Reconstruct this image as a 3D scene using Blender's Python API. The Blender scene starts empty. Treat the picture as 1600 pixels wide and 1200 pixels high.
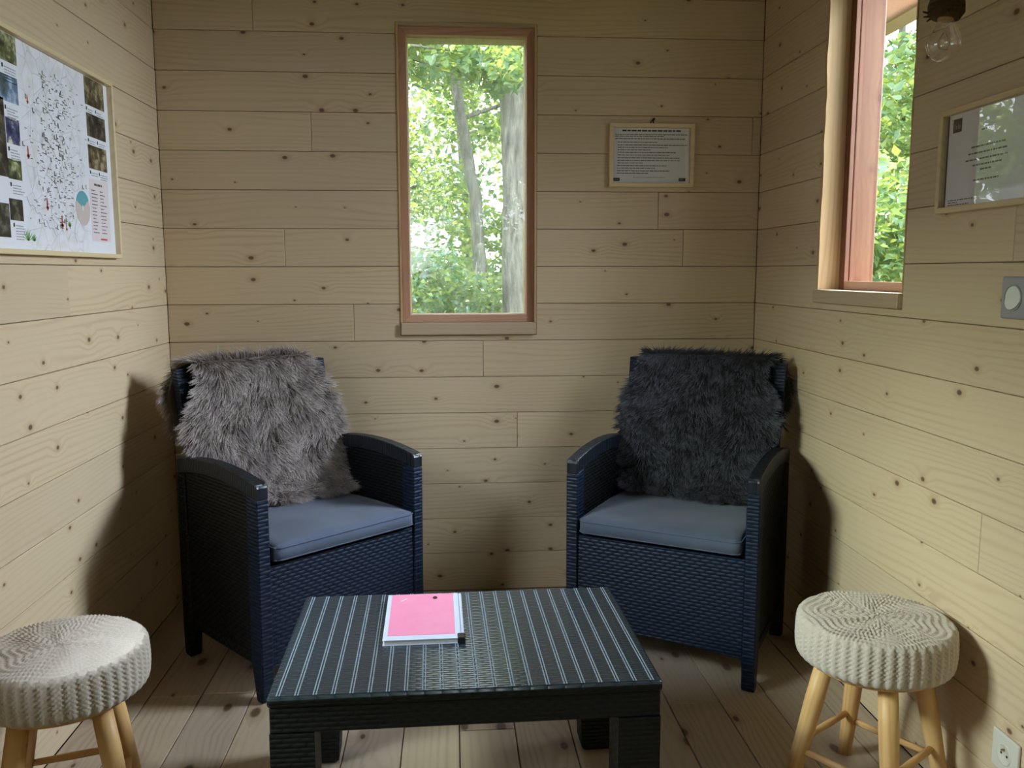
import bpy, bmesh, math, random
import numpy as np
from mathutils import Vector, Matrix, noise as mnoise

random.seed(7)
rng = np.random.default_rng(11)
S = bpy.context.scene
COL = S.collection
PI = math.pi

# ------------------------------------------------------------------ camera
def look_matrix(yaw, pitch, roll):
    cy, sy, cp, sp = math.cos(yaw), math.sin(yaw), math.cos(pitch), math.sin(pitch)
    f = Vector((-sy * cp, cy * cp, sp)); rt = Vector((cy, sy, 0)); up = rt.cross(f)
    r2 = math.cos(roll) * rt + math.sin(roll) * up
    u2 = -math.sin(roll) * rt + math.cos(roll) * up
    return Matrix((r2, u2, -f)).transposed()

cam = bpy.data.objects.new('camera', bpy.data.cameras.new('camera'))
COL.objects.link(cam)
cam.data.sensor_width = 36.0
cam.data.lens = 1339.138 * 36.0 / 1600.0
cam.data.clip_start = 0.02
cam.data.clip_end = 200
cam.matrix_world = Matrix.Translation((-0.0715, -3.1594, 1.2090)) @ look_matrix(-0.07313, -0.13041, -0.00127).to_4x4()
S.camera = cam

# ------------------------------------------------------------------ world, sun, daylight, exposure
S.view_settings.view_transform = 'Standard'
S.view_settings.look = 'None'
S.view_settings.gamma = 1.0
S.view_settings.use_curve_mapping = False
S.view_settings.exposure = 0.0
S.cycles.max_bounces = 10
S.cycles.diffuse_bounces = 6
S.cycles.glossy_bounces = 4
S.cycles.transparent_max_bounces = 16
S.cycles.sample_clamp_indirect = 6.0
S.cycles.caustics_reflective = False
S.cycles.caustics_refractive = False

w = bpy.data.worlds.new('world'); S.world = w; w.use_nodes = True
nt = w.node_tree; nt.nodes.clear()
wo = nt.nodes.new('ShaderNodeOutputWorld'); bg = nt.nodes.new('ShaderNodeBackground')
bg.inputs['Color'].default_value = (0.80, 0.90, 1.0, 1); bg.inputs['Strength'].default_value = 4.5
nt.links.new(bg.outputs[0], wo.inputs[0])

def lamp_area(name, loc, target, sx, sy, power, color):
    l = bpy.data.lights.new(name, 'AREA'); l.shape = 'RECTANGLE'; l.size = sx; l.size_y = sy
    l.energy = power; l.color = color
    o = bpy.data.objects.new(name, l); COL.objects.link(o); o.location = loc
    d = Vector(target) - Vector(loc)
    o.rotation_euler = d.to_track_quat('-Z', 'Y').to_euler()
    return o

sun = bpy.data.lights.new('sun', 'SUN'); sun.energy = 12.0; sun.angle = 0.02; sun.color = (1.0, 0.93, 0.80)
so = bpy.data.objects.new('sun', sun); COL.objects.link(so)
so.rotation_euler = Vector((0.35, -0.42, -1.0)).to_track_quat('-Z', 'Y').to_euler()

lamp_area('daylight_side_window_low', (2.65, -0.85, 2.22), (-0.9, -0.75, 0.75), 1.3, 0.7, 235, (0.74, 0.88, 1.0))
lamp_area('daylight_side_window_high', (3.0, -1.1, 3.2), (-0.9, -0.6, 0.6), 2.8, 1.4, 520, (0.76, 0.89, 1.0))
lamp_area('daylight_far_window_low', (-2.75, -2.35, 2.22), (0.95, -1.15, 0.55), 1.4, 0.5, 150, (0.82, 1.0, 0.76))
lamp_area('daylight_far_window_high', (-3.0, -2.9, 3.1), (0.9, -0.8, 0.5), 3.4, 1.4, 640, (0.74, 0.88, 1.0))

# ------------------------------------------------------------------ helpers
def finish(me, mat=None, smooth=False):
    if mat: me.materials.append(mat)
    if smooth:
        me.polygons.foreach_set('use_smooth', [True] * len(me.polygons))
    return me

def link(name, data, parent=None, loc=None, rot=None):
    o = bpy.data.objects.new(name, data); COL.objects.link(o)
    if parent: o.parent = parent
    if loc is not None: o.location = loc
    if rot is not None: o.rotation_euler = rot
    return o

def obj(name, bm, mat, parent=None, smooth=False, loc=None, rot=None):
    me = bpy.data.meshes.new(name)
    bmesh.ops.recalc_face_normals(bm, faces=bm.faces[:])
    bm.to_mesh(me); bm.free()
    finish(me, mat, smooth)
    return link(name, me, parent, loc, rot)

def np_obj(name, verts, faces, mat, parent=None, smooth=False):
    """faces: (n,k) int array, all with k corners"""
    verts = np.asarray(verts, dtype=np.float32); faces = np.asarray(faces, dtype=np.int32)
    me = bpy.data.meshes.new(name)
    n, k = faces.shape
    me.vertices.add(len(verts)); me.vertices.foreach_set('co', verts.ravel())
    me.loops.add(n * k); me.loops.foreach_set('vertex_index', faces.ravel())
    me.polygons.add(n); me.polygons.foreach_set('loop_start', np.arange(0, n * k, k, dtype=np.int32))
    me.update(calc_edges=True); me.validate()
    finish(me, mat, smooth)
    return link(name, me, parent)

def thing(name, label, cat, loc=(0, 0, 0), rotz=0.0, group=None):
    o = bpy.data.objects.new(name, None); COL.objects.link(o)
    o.location = loc; o.rotation_euler = (0, 0, rotz); o.empty_display_size = 0.05
    o['label'] = label; o['category'] = cat
    if group: o['group'] = group
    return o

def tag(o, label=None, cat=None, group=None, kind=None):
    for k, v in (('label', label), ('category', cat), ('group', group), ('kind', kind)):
        if v: o[k] = v
    return o

def bx(bm, x0, x1, y0, y1, z0, z1, bev=0.0, seg=1):
    r = bmesh.ops.create_cube(bm, size=1.0)
    vs = r['verts']
    for v in vs:
        v.co = Vector((x0 + (v.co.x + .5) * (x1 - x0), y0 + (v.co.y + .5) * (y1 - y0), z0 + (v.co.z + .5) * (z1 - z0)))
    if bev > 0:
        es = list({e for v in vs for e in v.link_edges})
        bmesh.ops.bevel(bm, geom=es, offset=bev, segments=seg, affect='EDGES', profile=0.5)
    return bm

def box(x0, x1, y0, y1, z0, z1, bev=0.0, seg=1):
    return bx(bmesh.new(), x0, x1, y0, y1, z0, z1, bev, seg)

def prism(poly, axis, a0, a1, bev=0.0, seg=2):
    """extrude a 2-D polygon along an axis; poly in the other two axes in order"""
    bm = bmesh.new()
    def P(p, a):
        if axis == 'x': return (a, p[0], p[1])
        if axis == 'y': return (p[0], a, p[1])
        return (p[0], p[1], a)
    A = [bm.verts.new(P(p, a0)) for p in poly]; B = [bm.verts.new(P(p, a1)) for p in poly]
    n = len(poly)
    bm.faces.new(A[::-1]); bm.faces.new(B)
    for i in range(n):
        bm.faces.new((A[i], A[(i + 1) % n], B[(i + 1) % n], B[i]))
    bmesh.ops.recalc_face_normals(bm, faces=bm.faces[:])
    if bev > 0:
        bmesh.ops.bevel(bm, geom=bm.edges[:], offset=bev, segments=seg, affect='EDGES', profile=0.5)
    return bm

def tube(bm, p0, p1, r0, r1, n=14, rings=1, cap=True):
    p0, p1 = Vector(p0), Vector(p1); d = (p1 - p0).normalized()
    a = d.orthogonal().normalized(); b = d.cross(a)
    R = []
    for k in range(rings + 1):
        t = k / rings; c = p0.lerp(p1, t); r = r0 + (r1 - r0) * t
        R.append([bm.verts.new(c + r * (math.cos(2 * PI * i / n) * a + math.sin(2 * PI * i / n) * b)) for i in range(n)])
    for k in range(rings):
        for i in range(n):
            bm.faces.new((R[k][i], R[k][(i + 1) % n], R[k + 1][(i + 1) % n], R[k + 1][i]))
    if cap:
        bm.faces.new(R[0][::-1]); bm.faces.new(R[-1])
    return bm

def path_tube(bm, pts, rad, n=8):
    pts = [Vector(p) for p in pts]; R = []; prev = None
    for k, p in enumerate(pts):
        d = (pts[min(k + 1, len(pts) - 1)] - pts[max(k - 1, 0)]).normalized()
        a = d.orthogonal().normalized() if prev is None else (prev - d * prev.dot(d)).normalized()
        prev = a; b = d.cross(a); r = rad[k] if hasattr(rad, '__len__') else rad
        R.append([bm.verts.new(p + r * (math.cos(2 * PI * i / n) * a + math.sin(2 * PI * i / n) * b)) for i in range(n)])
    for k in range(len(R) - 1):
        for i in range(n):
            bm.faces.new((R[k][i], R[k][(i + 1) % n], R[k + 1][(i + 1) % n], R[k + 1][i]))
    bm.faces.new(R[0][::-1]); bm.faces.new(R[-1])
    return bm

def lathe(prof, n=40):
    bm = bmesh.new(); R = []
    for (r, z) in prof:
        if r < 1e-6: R.append([bm.verts.new((0, 0, z))])
        else: R.append([bm.verts.new((r * math.cos(2 * PI * i / n), r * math.sin(2 * PI * i / n), z)) for i in range(n)])
    for a, b in zip(R[:-1], R[1:]):
        for i in range(n):
            j = (i + 1) % n
            if len(a) == 1 and len(b) > 1: bm.faces.new((a[0], b[j], b[i]))
            elif len(b) == 1 and len(a) > 1: bm.faces.new((a[i], a[j], b[0]))
            elif len(a) > 1: bm.faces.new((a[i], a[j], b[j], b[i]))
    return bm

def copy_tree(o, parent=None):
    c = o.copy(); COL.objects.link(c)
    if parent: c.parent = parent
    for ch in list(o.children): copy_tree(ch, c)
    return c

# ------------------------------------------------------------------ materials
class N:
    """small node-graph helper"""
    def __init__(s, name):
        s.m = bpy.data.materials.new(name); s.m.use_nodes = True; s.t = s.m.node_tree; s.t.nodes.clear()
        s.out = s.t.nodes.new('ShaderNodeOutputMaterial')
    def n(s, ty, ins=None, **kw):
        nd = s.t.nodes.new(ty)
        for k, v in kw.items(): setattr(nd, k, v)
        for k, v in (ins or {}).items():
            if isinstance(v, bpy.types.NodeSocket): s.t.links.new(v, nd.inputs[k])
            else: nd.inputs[k].default_value = v
        return nd
    def math(s, op, a, b=0.0, c=None):
        ins = {0: a, 1: b}
        if c is not None: ins[2] = c
        return s.n('ShaderNodeMath', ins, operation=op).outputs[0]
    def vmath(s, op, a, b=(0, 0, 0)):
        return s.n('ShaderNodeVectorMath', {0: a, 1: b}, operation=op).outputs[0]
    def mix(s, f, a, b, blend='MIX'):
        nd = s.n('ShaderNodeMix', data_type='RGBA', blend_type=blend)
        for i, v in ((0, f), (6, a), (7, b)):
            if isinstance(v, bpy.types.NodeSocket): s.t.links.new(v, nd.inputs[i])
            else: nd.inputs[i].default_value = v
        return nd.outputs[2]
    def ramp(s, f, stops):
        nd = s.n('ShaderNodeValToRGB', {0: f}); cr = nd.color_ramp
        while len(cr.elements) < len(stops): cr.elements.new(0.5)
        for e, (p, c) in zip(cr.elements, stops): e.position = p; e.color = c
        return nd.outputs[0]
    def remap(s, v, a, b, c=0.0, d=1.0, smooth=True):
        return s.n('ShaderNodeMapRange', {0: v, 1: a, 2: b, 3: c, 4: d}, interpolation_type='SMOOTHSTEP' if smooth else 'LINEAR').outputs[0]
    def bsdf(s, **ins):
        p = s.n('ShaderNodeBsdfPrincipled', {k.replace('_', ' '): v for k, v in ins.items()})
        s.t.links.new(p.outputs[0], s.out.inputs[0]); return p
    def surf(s, sock): s.t.links.new(sock, s.out.inputs[0])
    def coord(s, which='Object'): return s.n('ShaderNodeTexCoord').outputs[which]
    def sep(s, v):
        x = s.n('ShaderNodeSeparateXYZ', {0: v}); return x.outputs[0], x.outputs[1], x.outputs[2]
    def comb(s, x, y, z): return s.n('ShaderNodeCombineXYZ', {0: x, 1: y, 2: z}).outputs[0]
    def noise(s, vec, scale, detail=2.0, rough=0.5, dist=0.0):
        return s.n('ShaderNodeTexNoise', {'Vector': vec, 'Scale': scale, 'Detail': detail, 'Roughness': rough, 'Distortion': dist}).outputs[0]
    def bump(s, h, strength=0.3, dist=0.001):
        return s.n('ShaderNodeBump', {'Height': h, 'Strength': strength, 'Distance': dist}).outputs[0]

def C(r, g, b): return (r, g, b, 1.0)
def srgb(r, g, b):
    f = lambda c: (c / 255 / 12.92) if c / 255 <= 0.04045 else ((c / 255 + 0.055) / 1.055) ** 2.4
    return (f(r), f(g), f(b), 1.0)

def plain(name, col, rough=0.5, **kw):
    g = N(name); g.bsdf(Base_Color=col, Roughness=rough, **kw); return g.m

def wood(name, pale, tan, knotc, kscale=(5.5, 8.0), kshare=0.5, ksize=0.045, grain=0.5, rough=0.5, along='x', tint=0.1, ring=9.0, spec=0.35, halo=1.0):
    """planed softwood: grain runs along the local x axis of the board (or z / y); every board is shifted by its own random number"""
    g = N(name)
    co = g.coord('Object'); x, y, z = g.sep(co)
    rnd = g.n('ShaderNodeObjectInfo').outputs['Random']
    if along == 'x': a, b = x, g.math('ADD', z, y)
    elif along == 'z': a, b = z, g.math('ADD', x, y)
    else: a, b = y, g.math('ADD', x, z)
    a = g.math('ADD', a, g.math('MULTIPLY', rnd, 57.0))
    b = g.math('ADD', b, g.math('MULTIPLY', rnd, 13.7))
    # knots
    kv = g.comb(g.math('MULTIPLY', a, kscale[0]), g.math('MULTIPLY', b, kscale[1]), 0.0)
    vo = g.n('ShaderNodeTexVoronoi', {'Vector': kv, 'Scale': 1.0, 'Randomness': 1.0}, voronoi_dimensions='2D')
    cr, cg, cb = g.sep(vo.outputs['Color'])
    d = vo.outputs['Distance']
    present = g.math('LESS_THAN', cr, kshare)
    rad = g.math('MULTIPLY_ADD', cg, ksize, ksize * 0.35)
    rel = g.math('DIVIDE', d, rad)
    core = g.math('MULTIPLY', g.remap(rel, 1.15, 0.55), present)
    hal = g.math('MULTIPLY', g.remap(rel, 3.2, 0.7), present)
    # cathedral grain, bent round the knots
    wv = g.comb(g.math('MULTIPLY', a, 0.9), g.math('MULTIPLY', b, 6.0), rnd)
    warp = g.noise(wv, 1.2, 1.5, 0.4)
    bend = g.math('MULTIPLY', g.remap(rel, 7.0, 0.0), g.math('MULTIPLY', present, 7.0))
    ph = g.math('ADD', g.math('MULTIPLY', warp, ring * 5.0), g.math('ADD', g.math('MULTIPLY', b, ring * 42.0), bend))
    rings = g.math('MULTIPLY_ADD', g.math('SINE', ph), 0.5, 0.5)
    rings = g.math('POWER', rings, 2.5)
    fv = g.comb(g.math('MULTIPLY', a, 5.0), g.math('MULTIPLY', b, 240.0), rnd)
    fine = g.noise(fv, 1.0, 3.0, 0.6)
    patch = g.noise(g.comb(g.math('MULTIPLY', a, 1.6), g.math('MULTIPLY', b, 9.0), rnd), 1.0, 2.0)
    vis = g.remap(patch, 0.35, 0.7, 0.25, 1.0)
    f1 = g.math('MULTIPLY', g.math('MULTIPLY', rings, vis), grain)
    f2 = g.math('ADD', f1, g.math('MULTIPLY', g.math('SUBTRACT', fine, 0.5), 0.35 * grain))
    col = g.mix(f2, pale, tan)
    col = g.mix(g.math('MULTIPLY', hal, 0.45 * halo), col, tan)
    col = g.mix(g.math('MULTIPLY', core, 0.85), col, knotc)
    tn = g.math('MULTIPLY_ADD', rnd, tint, 1.0 - tint * 0.6)
    col = g.mix(1.0, col, g.n('ShaderNodeCombineColor', {0: tn, 1: tn, 2: g.math('MULTIPLY_ADD', rnd, tint * 0.5, 1.0 - tint * 0.35)}).outputs[0], 'MULTIPLY')
    h = g.math('ADD', g.math('MULTIPLY', fine, 0.6), g.math('MULTIPLY', rings, 0.5))
    g.bsdf(Base_Color=col, Roughness=rough, Normal=g.bump(h, 0.12, 0.0008), **{'Specular_IOR_Level': spec})
    return g.m

M = {}
M['pine'] = wood('pine_cladding', srgb(209, 187, 156), srgb(171, 138, 103), srgb(84, 54, 36), kscale=(6.0, 9.0), kshare=0.6, ksize=0.052, grain=0.36)
M['pine_backing'] = plain('dark_wood_backing', srgb(70, 50, 34), 0.8)
M['floorboard'] = wood('pine_floorboard', srgb(178, 160, 140), srgb(134, 110, 90), srgb(66, 44, 34), kscale=(3.6, 7.0), kshare=0.5, ksize=0.085, grain=0.38, rough=0.42, tint=0.16, ring=7.0)
M['pine_trim'] = wood('pine_trim', srgb(190, 168, 142), srgb(158, 128, 98), srgb(120, 70, 40), kshare=0.12, tint=0.04)
M['pine_jamb'] = wood('pine_jamb', srgb(206, 172, 128), srgb(176, 132, 90), srgb(128, 74, 44), kshare=0.3, ksize=0.1, along='z', tint=0.04)
M['fir'] = wood('douglas_fir', srgb(198, 156, 134), srgb(170, 122, 100), srgb(120, 60, 40), kshare=0.1, grain=0.55, tint=0.05)
M['fir_post'] = wood('darkened_fir_post', srgb(128, 84, 62), srgb(104, 64, 46), srgb(96, 52, 38), kshare=0.3, ksize=0.14, grain=0.45, along='z', tint=0.05)  # fir darkened in its colour to offset the strong daylight on the post
M['fir_v'] = wood('douglas_fir_upright', srgb(192, 148, 124), srgb(164, 114, 92), srgb(150, 78, 54), kshare=0.22, ksize=0.12, grain=0.45, along='z', tint=0.05)
M['frame_wood'] = wood('picture_frame_wood', srgb(222, 200, 160), srgb(196, 164, 118), srgb(150, 110, 70), kshare=0.0, grain=0.35, tint=0.03, ring=4)
M['stool_wood'] = wood('turned_stool_wood', srgb(218, 176, 120), srgb(184, 134, 80), srgb(120, 74, 40), kshare=0.1, along='z', grain=0.5, rough=0.45, tint=0.08)

def wicker(name, row=0.0105, strand=0.030, along='xy', col=(0.009, 0.019, 0.046), rough=0.45, spec=0.22, bd=0.0018):
    """moulded flat-weave plastic: staggered strands in rows"""
    g = N(name); x, y, z = g.sep(g.coord('Object'))
    if along == 'xy': a, r = g.math('ADD', x, y), z
    elif along == 'top': a, r = x, y
    else: a, r = z, g.math('ADD', x, y)
    q = g.math('DIVIDE', r, row); k = g.math('FLOOR', q)
    st = g.math('MULTIPLY', g.math('MODULO', g.math('ABSOLUTE', k), 2.0), 0.5)
    u = g.math('FRACT', g.math('ADD', g.math('DIVIDE', a, strand), st)); v = g.math('FRACT', q)
    hu = g.math('POWER', g.math('SINE', g.math('MULTIPLY', u, PI)), 0.6)
    hv = g.math('SINE', g.math('MULTIPLY', v, PI))
    h = g.math('MULTIPLY', hu, hv)
    c = g.mix(h, C(col[0] * .35, col[1] * .35, col[2] * .35), C(*col))  # grooves coloured darker, standing in for the shade between strands
    g.bsdf(Base_Color=c, Roughness=rough, Normal=g.bump(h, 0.9, bd), **{'Specular_IOR_Level': spec})
    return g.m
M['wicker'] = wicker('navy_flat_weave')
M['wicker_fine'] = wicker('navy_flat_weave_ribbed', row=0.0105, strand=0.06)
M['wicker_side'] = wicker('flat_weave_shaded_side', col=(0.004, 0.005, 0.007), rough=0.55, spec=0.25, bd=0.002)  # same plastic as the fronts, with the sides' shade put into the colour
M['wicker_top'] = wicker('flat_weave_top_reflection_tint', row=0.0092, strand=0.0342, along='top', col=(0.040, 0.058, 0.078), rough=0.12, spec=0.8, bd=0.0004)  # same dark plastic, lightened and blued for the light the top reflects
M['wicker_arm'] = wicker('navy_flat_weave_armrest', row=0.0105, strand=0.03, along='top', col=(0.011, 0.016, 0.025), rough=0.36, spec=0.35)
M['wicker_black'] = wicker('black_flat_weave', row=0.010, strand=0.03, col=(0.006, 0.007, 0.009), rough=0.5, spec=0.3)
M['stitch'] = plain('double_cord_painted_glint', C(0.24, 0.30, 0.36), 0.25)  # same dark plastic too; window glints on the ridges put into the pale colour
M['cushion'] = None
g = N('blue_grey_canvas'); co = g.coord()
wv = g.noise(co, 900.0, 2.0); cl = g.noise(co, 14.0, 3.0)
g.bsdf(Base_Color=g.mix(cl, srgb(62, 70, 90), srgb(78, 87, 108)), Roughness=0.9, Normal=g.bump(wv, 0.35, 0.0008), **{'Sheen_Weight': 0.15})
M['cushion'] = g.m
M['piping'] = plain('blue_grey_piping', srgb(72, 81, 102), 0.85)

g = N('cream_crochet_yarn'); co = g.coord()
yv = g.noise(co, 420.0, 3.0, 0.7)
g.bsdf(Base_Color=g.mix(yv, srgb(166, 152, 137), srgb(212, 200, 188)), Roughness=0.95, Normal=g.bump(yv, 0.7, 0.0016), **{'Sheen_Weight': 0.3})
M['crochet'] = g.m

def fur_mat(name, root, mid, tip):
    g = N(name); hi = g.n('ShaderNodeHairInfo')
    c = g.ramp(hi.outputs['Intercept'], [(0.0, root), (0.55, mid), (1.0, tip)])
    k = g.math('MULTIPLY_ADD', hi.outputs['Random'], 0.5, 0.75)
    pos = g.n('ShaderNodeNewGeometry').outputs['Position']
    k2 = g.remap(g.noise(pos, 16.0, 2.0), 0.3, 0.7, 0.72, 1.25)
    k = g.math('MULTIPLY', k, k2)
    c = g.mix(1.0, c, g.n('ShaderNodeCombineColor', {0: k, 1: k, 2: k}).outputs[0], 'MULTIPLY')
    g.bsdf(Base_Color=c, Roughness=0.55, **{'Specular_IOR_Level': 0.3, 'Sheen_Weight': 0.1})
    return g.m
M['fur_brown'] = fur_mat('taupe_long_fur', C(0.085, 0.060, 0.050), C(0.27, 0.22, 0.205), C(0.62, 0.55, 0.54))
M['fur_black'] = fur_mat('black_frosted_fur', C(0.008, 0.008, 0.011), C(0.017, 0.017, 0.025), C(0.16, 0.16, 0.205))
M['pelt_brown'] = plain('brown_pelt_backing', C(0.09, 0.065, 0.055), 0.95)
M['pelt_black'] = plain('black_pelt_backing', C(0.012, 0.012, 0.016), 0.95)

M['paper'] = plain('white_paper', srgb(226, 224, 226), 0.7)
g = N('map_sheet'); co = g.coord(); x, y, z = g.sep(co)
pv = g.comb(x, 0.0, z)
road = g.n('ShaderNodeTexVoronoi', {'Vector': pv, 'Scale': 19.0}, feature='DISTANCE_TO_EDGE').outputs['Distance']
road = g.remap(road, 0.035, 0.0)
inm = g.math('MULTIPLY', g.remap(x, -1.02, -0.96), g.remap(x, -0.63, -0.69))
relief = g.noise(pv, 26.0, 4.0, 0.65)
c = g.mix(g.math('MULTIPLY', inm, g.remap(relief, 0.40, 0.62, 0.0, 0.35)), srgb(232, 232, 240), srgb(204, 200, 186))
c = g.mix(g.math('MULTIPLY', g.math('MULTIPLY', road, inm), 0.35), c, srgb(150, 150, 150))
g.bsdf(Base_Color=c, Roughness=0.35, **{'Specular_IOR_Level': 0.4})
M['map_sheet'] = g.m
def photo_mat(name, a, b, c, sc=30):
    g = N(name); v = g.noise(g.coord(), sc, 4.0, 0.65)
    g.bsdf(Base_Color=g.ramp(v, [(0.36, a), (0.5, b), (0.64, c)]), Roughness=0.35); return g.m
PH = [photo_mat('printed_photo_forest', srgb(40, 44, 30), srgb(96, 100, 62), srgb(190, 190, 150)),
      photo_mat('printed_photo_sky', srgb(60, 74, 70), srgb(96, 120, 150), srgb(190, 210, 230), 18),
      photo_mat('printed_photo_night', srgb(20, 26, 60), srgb(70, 76, 120), srgb(220, 214, 190)),
      photo_mat('printed_photo_dark', srgb(22, 20, 18), srgb(52, 48, 42), srgb(120, 112, 96)),
      photo_mat('printed_photo_brown', srgb(40, 34, 26), srgb(92, 80, 58), srgb(170, 156, 120))]
M['ink'] = plain('grey_print_ink', srgb(84, 82, 84), 0.6)
M['ink_mid'] = plain('mid_grey_print_ink', srgb(118, 116, 116), 0.6)
M['ink_dark'] = plain('black_print_ink', srgb(36, 32, 34), 0.6)
M['ink_soft'] = plain('pale_grey_print_ink', srgb(150, 148, 150), 0.6)
M['ink_red'] = plain('red_print_ink', srgb(196, 84, 68), 0.6)
M['ink_green'] = plain('green_print_ink', srgb(120, 160, 96), 0.6)
M['ink_teal'] = plain('teal_print_ink', srgb(96, 160, 170), 0.6)
M['ink_beige'] = plain('beige_print_ink', srgb(204, 186, 178), 0.6)
M['ink_pink'] = plain('pale_pink_print_ink', srgb(226, 212, 214), 0.6)

def pane(name, gloss_rough=0.0, haze=0.0, tint=(1, 1, 1), ior=1.5):
    g = N(name)
    tr = g.n('ShaderNodeBsdfTransparent', {'Color': C(*tint)})
    gl = g.n('ShaderNodeBsdfGlossy', {'Color': C(1, 1, 1), 'Roughness': gloss_rough})
    lw = g.n('ShaderNodeFresnel', {'IOR': g.math('MULTIPLY_ADD', g.n('ShaderNodeNewGeometry').outputs['Backfacing'], 1 / ior - ior, ior)})
    m1 = g.n('ShaderNodeMixShader', {0: lw.outputs[0], 1: tr.outputs[0], 2: gl.outputs[0]})
    if haze > 0:
        tl = g.n('ShaderNodeBsdfTranslucent', {'Color': C(0.95, 0.97, 1.0)})
        co = g.coord()
        sx, sy, sz = g.sep(co)
        dirt = g.noise(g.comb(g.math('MULTIPLY', sx, 30.0), sy, g.math('MULTIPLY', sz, 7.0)), 1.0, 4.0, 0.7)
        f = g.remap(dirt, 0.35, 0.75, haze * 0.4, haze * 1.7)
        m1 = g.n('ShaderNodeMixShader', {0: f, 1: m1.outputs[0], 2: tl.outputs[0]})
    g.surf(m1.outputs[0]); return g.m
M['window_glass'] = pane('dusty_window_glass', 0.0, 0.07)
M['window_glass_clean'] = pane('clear_window_glass')
M['picture_glass'] = pane('picture_glass')
M['bulb_glass'] = pane('clear_bulb_glass', ior=2.1)

g = N('jute_rope'); x, y, z = g.sep(g.coord())
tw = g.math('SINE', g.math('MULTIPLY', z, 700.0)); nz = g.noise(g.coord(), 240.0, 3.0, 0.7)
g.bsdf(Base_Color=g.mix(nz, srgb(44, 28, 14), srgb(98, 68, 36)), Roughness=0.95, Normal=g.bump(g.math('ADD', tw, nz), 0.8, 0.002))
M['jute'] = g.m
M['brass'] = plain('dull_brass', C(0.45, 0.33, 0.16), 0.35, Metallic=1.0)
M['filament'] = plain('filament_wire', C(0.35, 0.30, 0.22), 0.3, Metallic=1.0)
M['switch_plate'] = plain('grey_switch_plate', srgb(158, 156, 160), 0.4)
M['white_plastic'] = plain('white_plastic', srgb(222, 224, 220), 0.35)
M['outlet'] = plain('outlet_plastic', srgb(206, 202, 192), 0.4)
M['dark_hole'] = plain('dark_hole', C(0.01, 0.01, 0.01), 0.8)
M['string'] = plain('dark_red_string', srgb(52, 26, 22), 0.9)
g = N('pink_card'); v = g.noise(g.coord(), 30.0, 3.0)
g.bsdf(Base_Color=g.mix(v, srgb(244, 140, 178), srgb(250, 158, 192)), Roughness=0.32); M['pink'] = g.m
M['folder'] = plain('translucent_white_folder', srgb(214, 222, 242), 0.25, Transmission_Weight=0.0)
M['clip'] = plain('black_folder_clip', C(0.008, 0.008, 0.01), 0.4)
M['leafmark'] = plain('dark_brown_speck', srgb(70, 20, 26), 0.6)

# outdoors
def leaf_mat(name, a, b, c):
    g = N(name); r = g.n('ShaderNodeNewGeometry').outputs['Random Per Island']
    col = g.ramp(r, [(0.0, a), (0.55, b), (1.0, c)])  # random leaf greens, with bluish shade and sunlit yellow mixed into the colour
    df = g.n('ShaderNodeBsdfDiffuse', {'Color': col}); tl = g.n('ShaderNodeBsdfTranslucent', {'Color': g.mix(0.5, col, C(0.52, 0.64, 0.08), 'MIX')})
    gl = g.n('ShaderNodeBsdfGlossy', {'Color': C(1, 1, 1), 'Roughness': 0.35})
    m1 = g.n('ShaderNodeMixShader', {0: 0.5, 1: df.outputs[0], 2: tl.outputs[0]})
    m2 = g.n('ShaderNodeMixShader', {0: 0.06, 1: m1.outputs[0], 2: gl.outputs[0]})
    g.surf(m2.outputs[0]); return g.m
M['leaf_a'] = leaf_mat('hornbeam_leaves', C(0.09, 0.20, 0.11), C(0.18, 0.31, 0.11), C(0.48, 0.54, 0.12))
M['leaf_b'] = leaf_mat('maple_leaves', C(0.10, 0.23, 0.15), C(0.20, 0.33, 0.18), C(0.46, 0.52, 0.13))
g = N('grey_bark'); co = g.coord(); x, y, z = g.sep(co)
bk = g.noise(g.comb(g.math('MULTIPLY', x, 22.0), g.math('MULTIPLY', y, 22.0), g.math('MULTIPLY', z, 5.0)), 1.0, 4.0, 0.7)
g.bsdf(Base_Color=g.ramp(bk, [(0.3, srgb(70, 66, 60)), (0.7, srgb(150, 144, 134))]), Roughness=0.95, Normal=g.bump(bk, 0.9, 0.02))
M['bark'] = g.m
g = N('forest_floor'); v = g.noise(g.coord(), 3.0, 5.0, 0.7)
g.bsdf(Base_Color=g.ramp(v, [(0.35, srgb(72, 64, 44)), (0.6, srgb(96, 118, 60))]), Roughness=1.0); M['soil'] = g.m
M['roof_boards'] = plain('darkened_ceiling_boards', srgb(122, 96, 70), 0.8)  # unseen ceiling coloured dark to cut light bounced onto the upper walls
M['roofing'] = plain('dark_roofing', srgb(60, 52, 46), 0.9)

# ------------------------------------------------------------------ room shell
W = 2.1528; HW = W / 2; PK = 0.135; DEPTH = 4.30; TOP = 2.4422
ZK = [(15.09 - k) * PK for k in range(-3, 15)] + [0.0]        # plank joints, top to bottom
TH = 0.014                                                     # plank thickness

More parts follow.
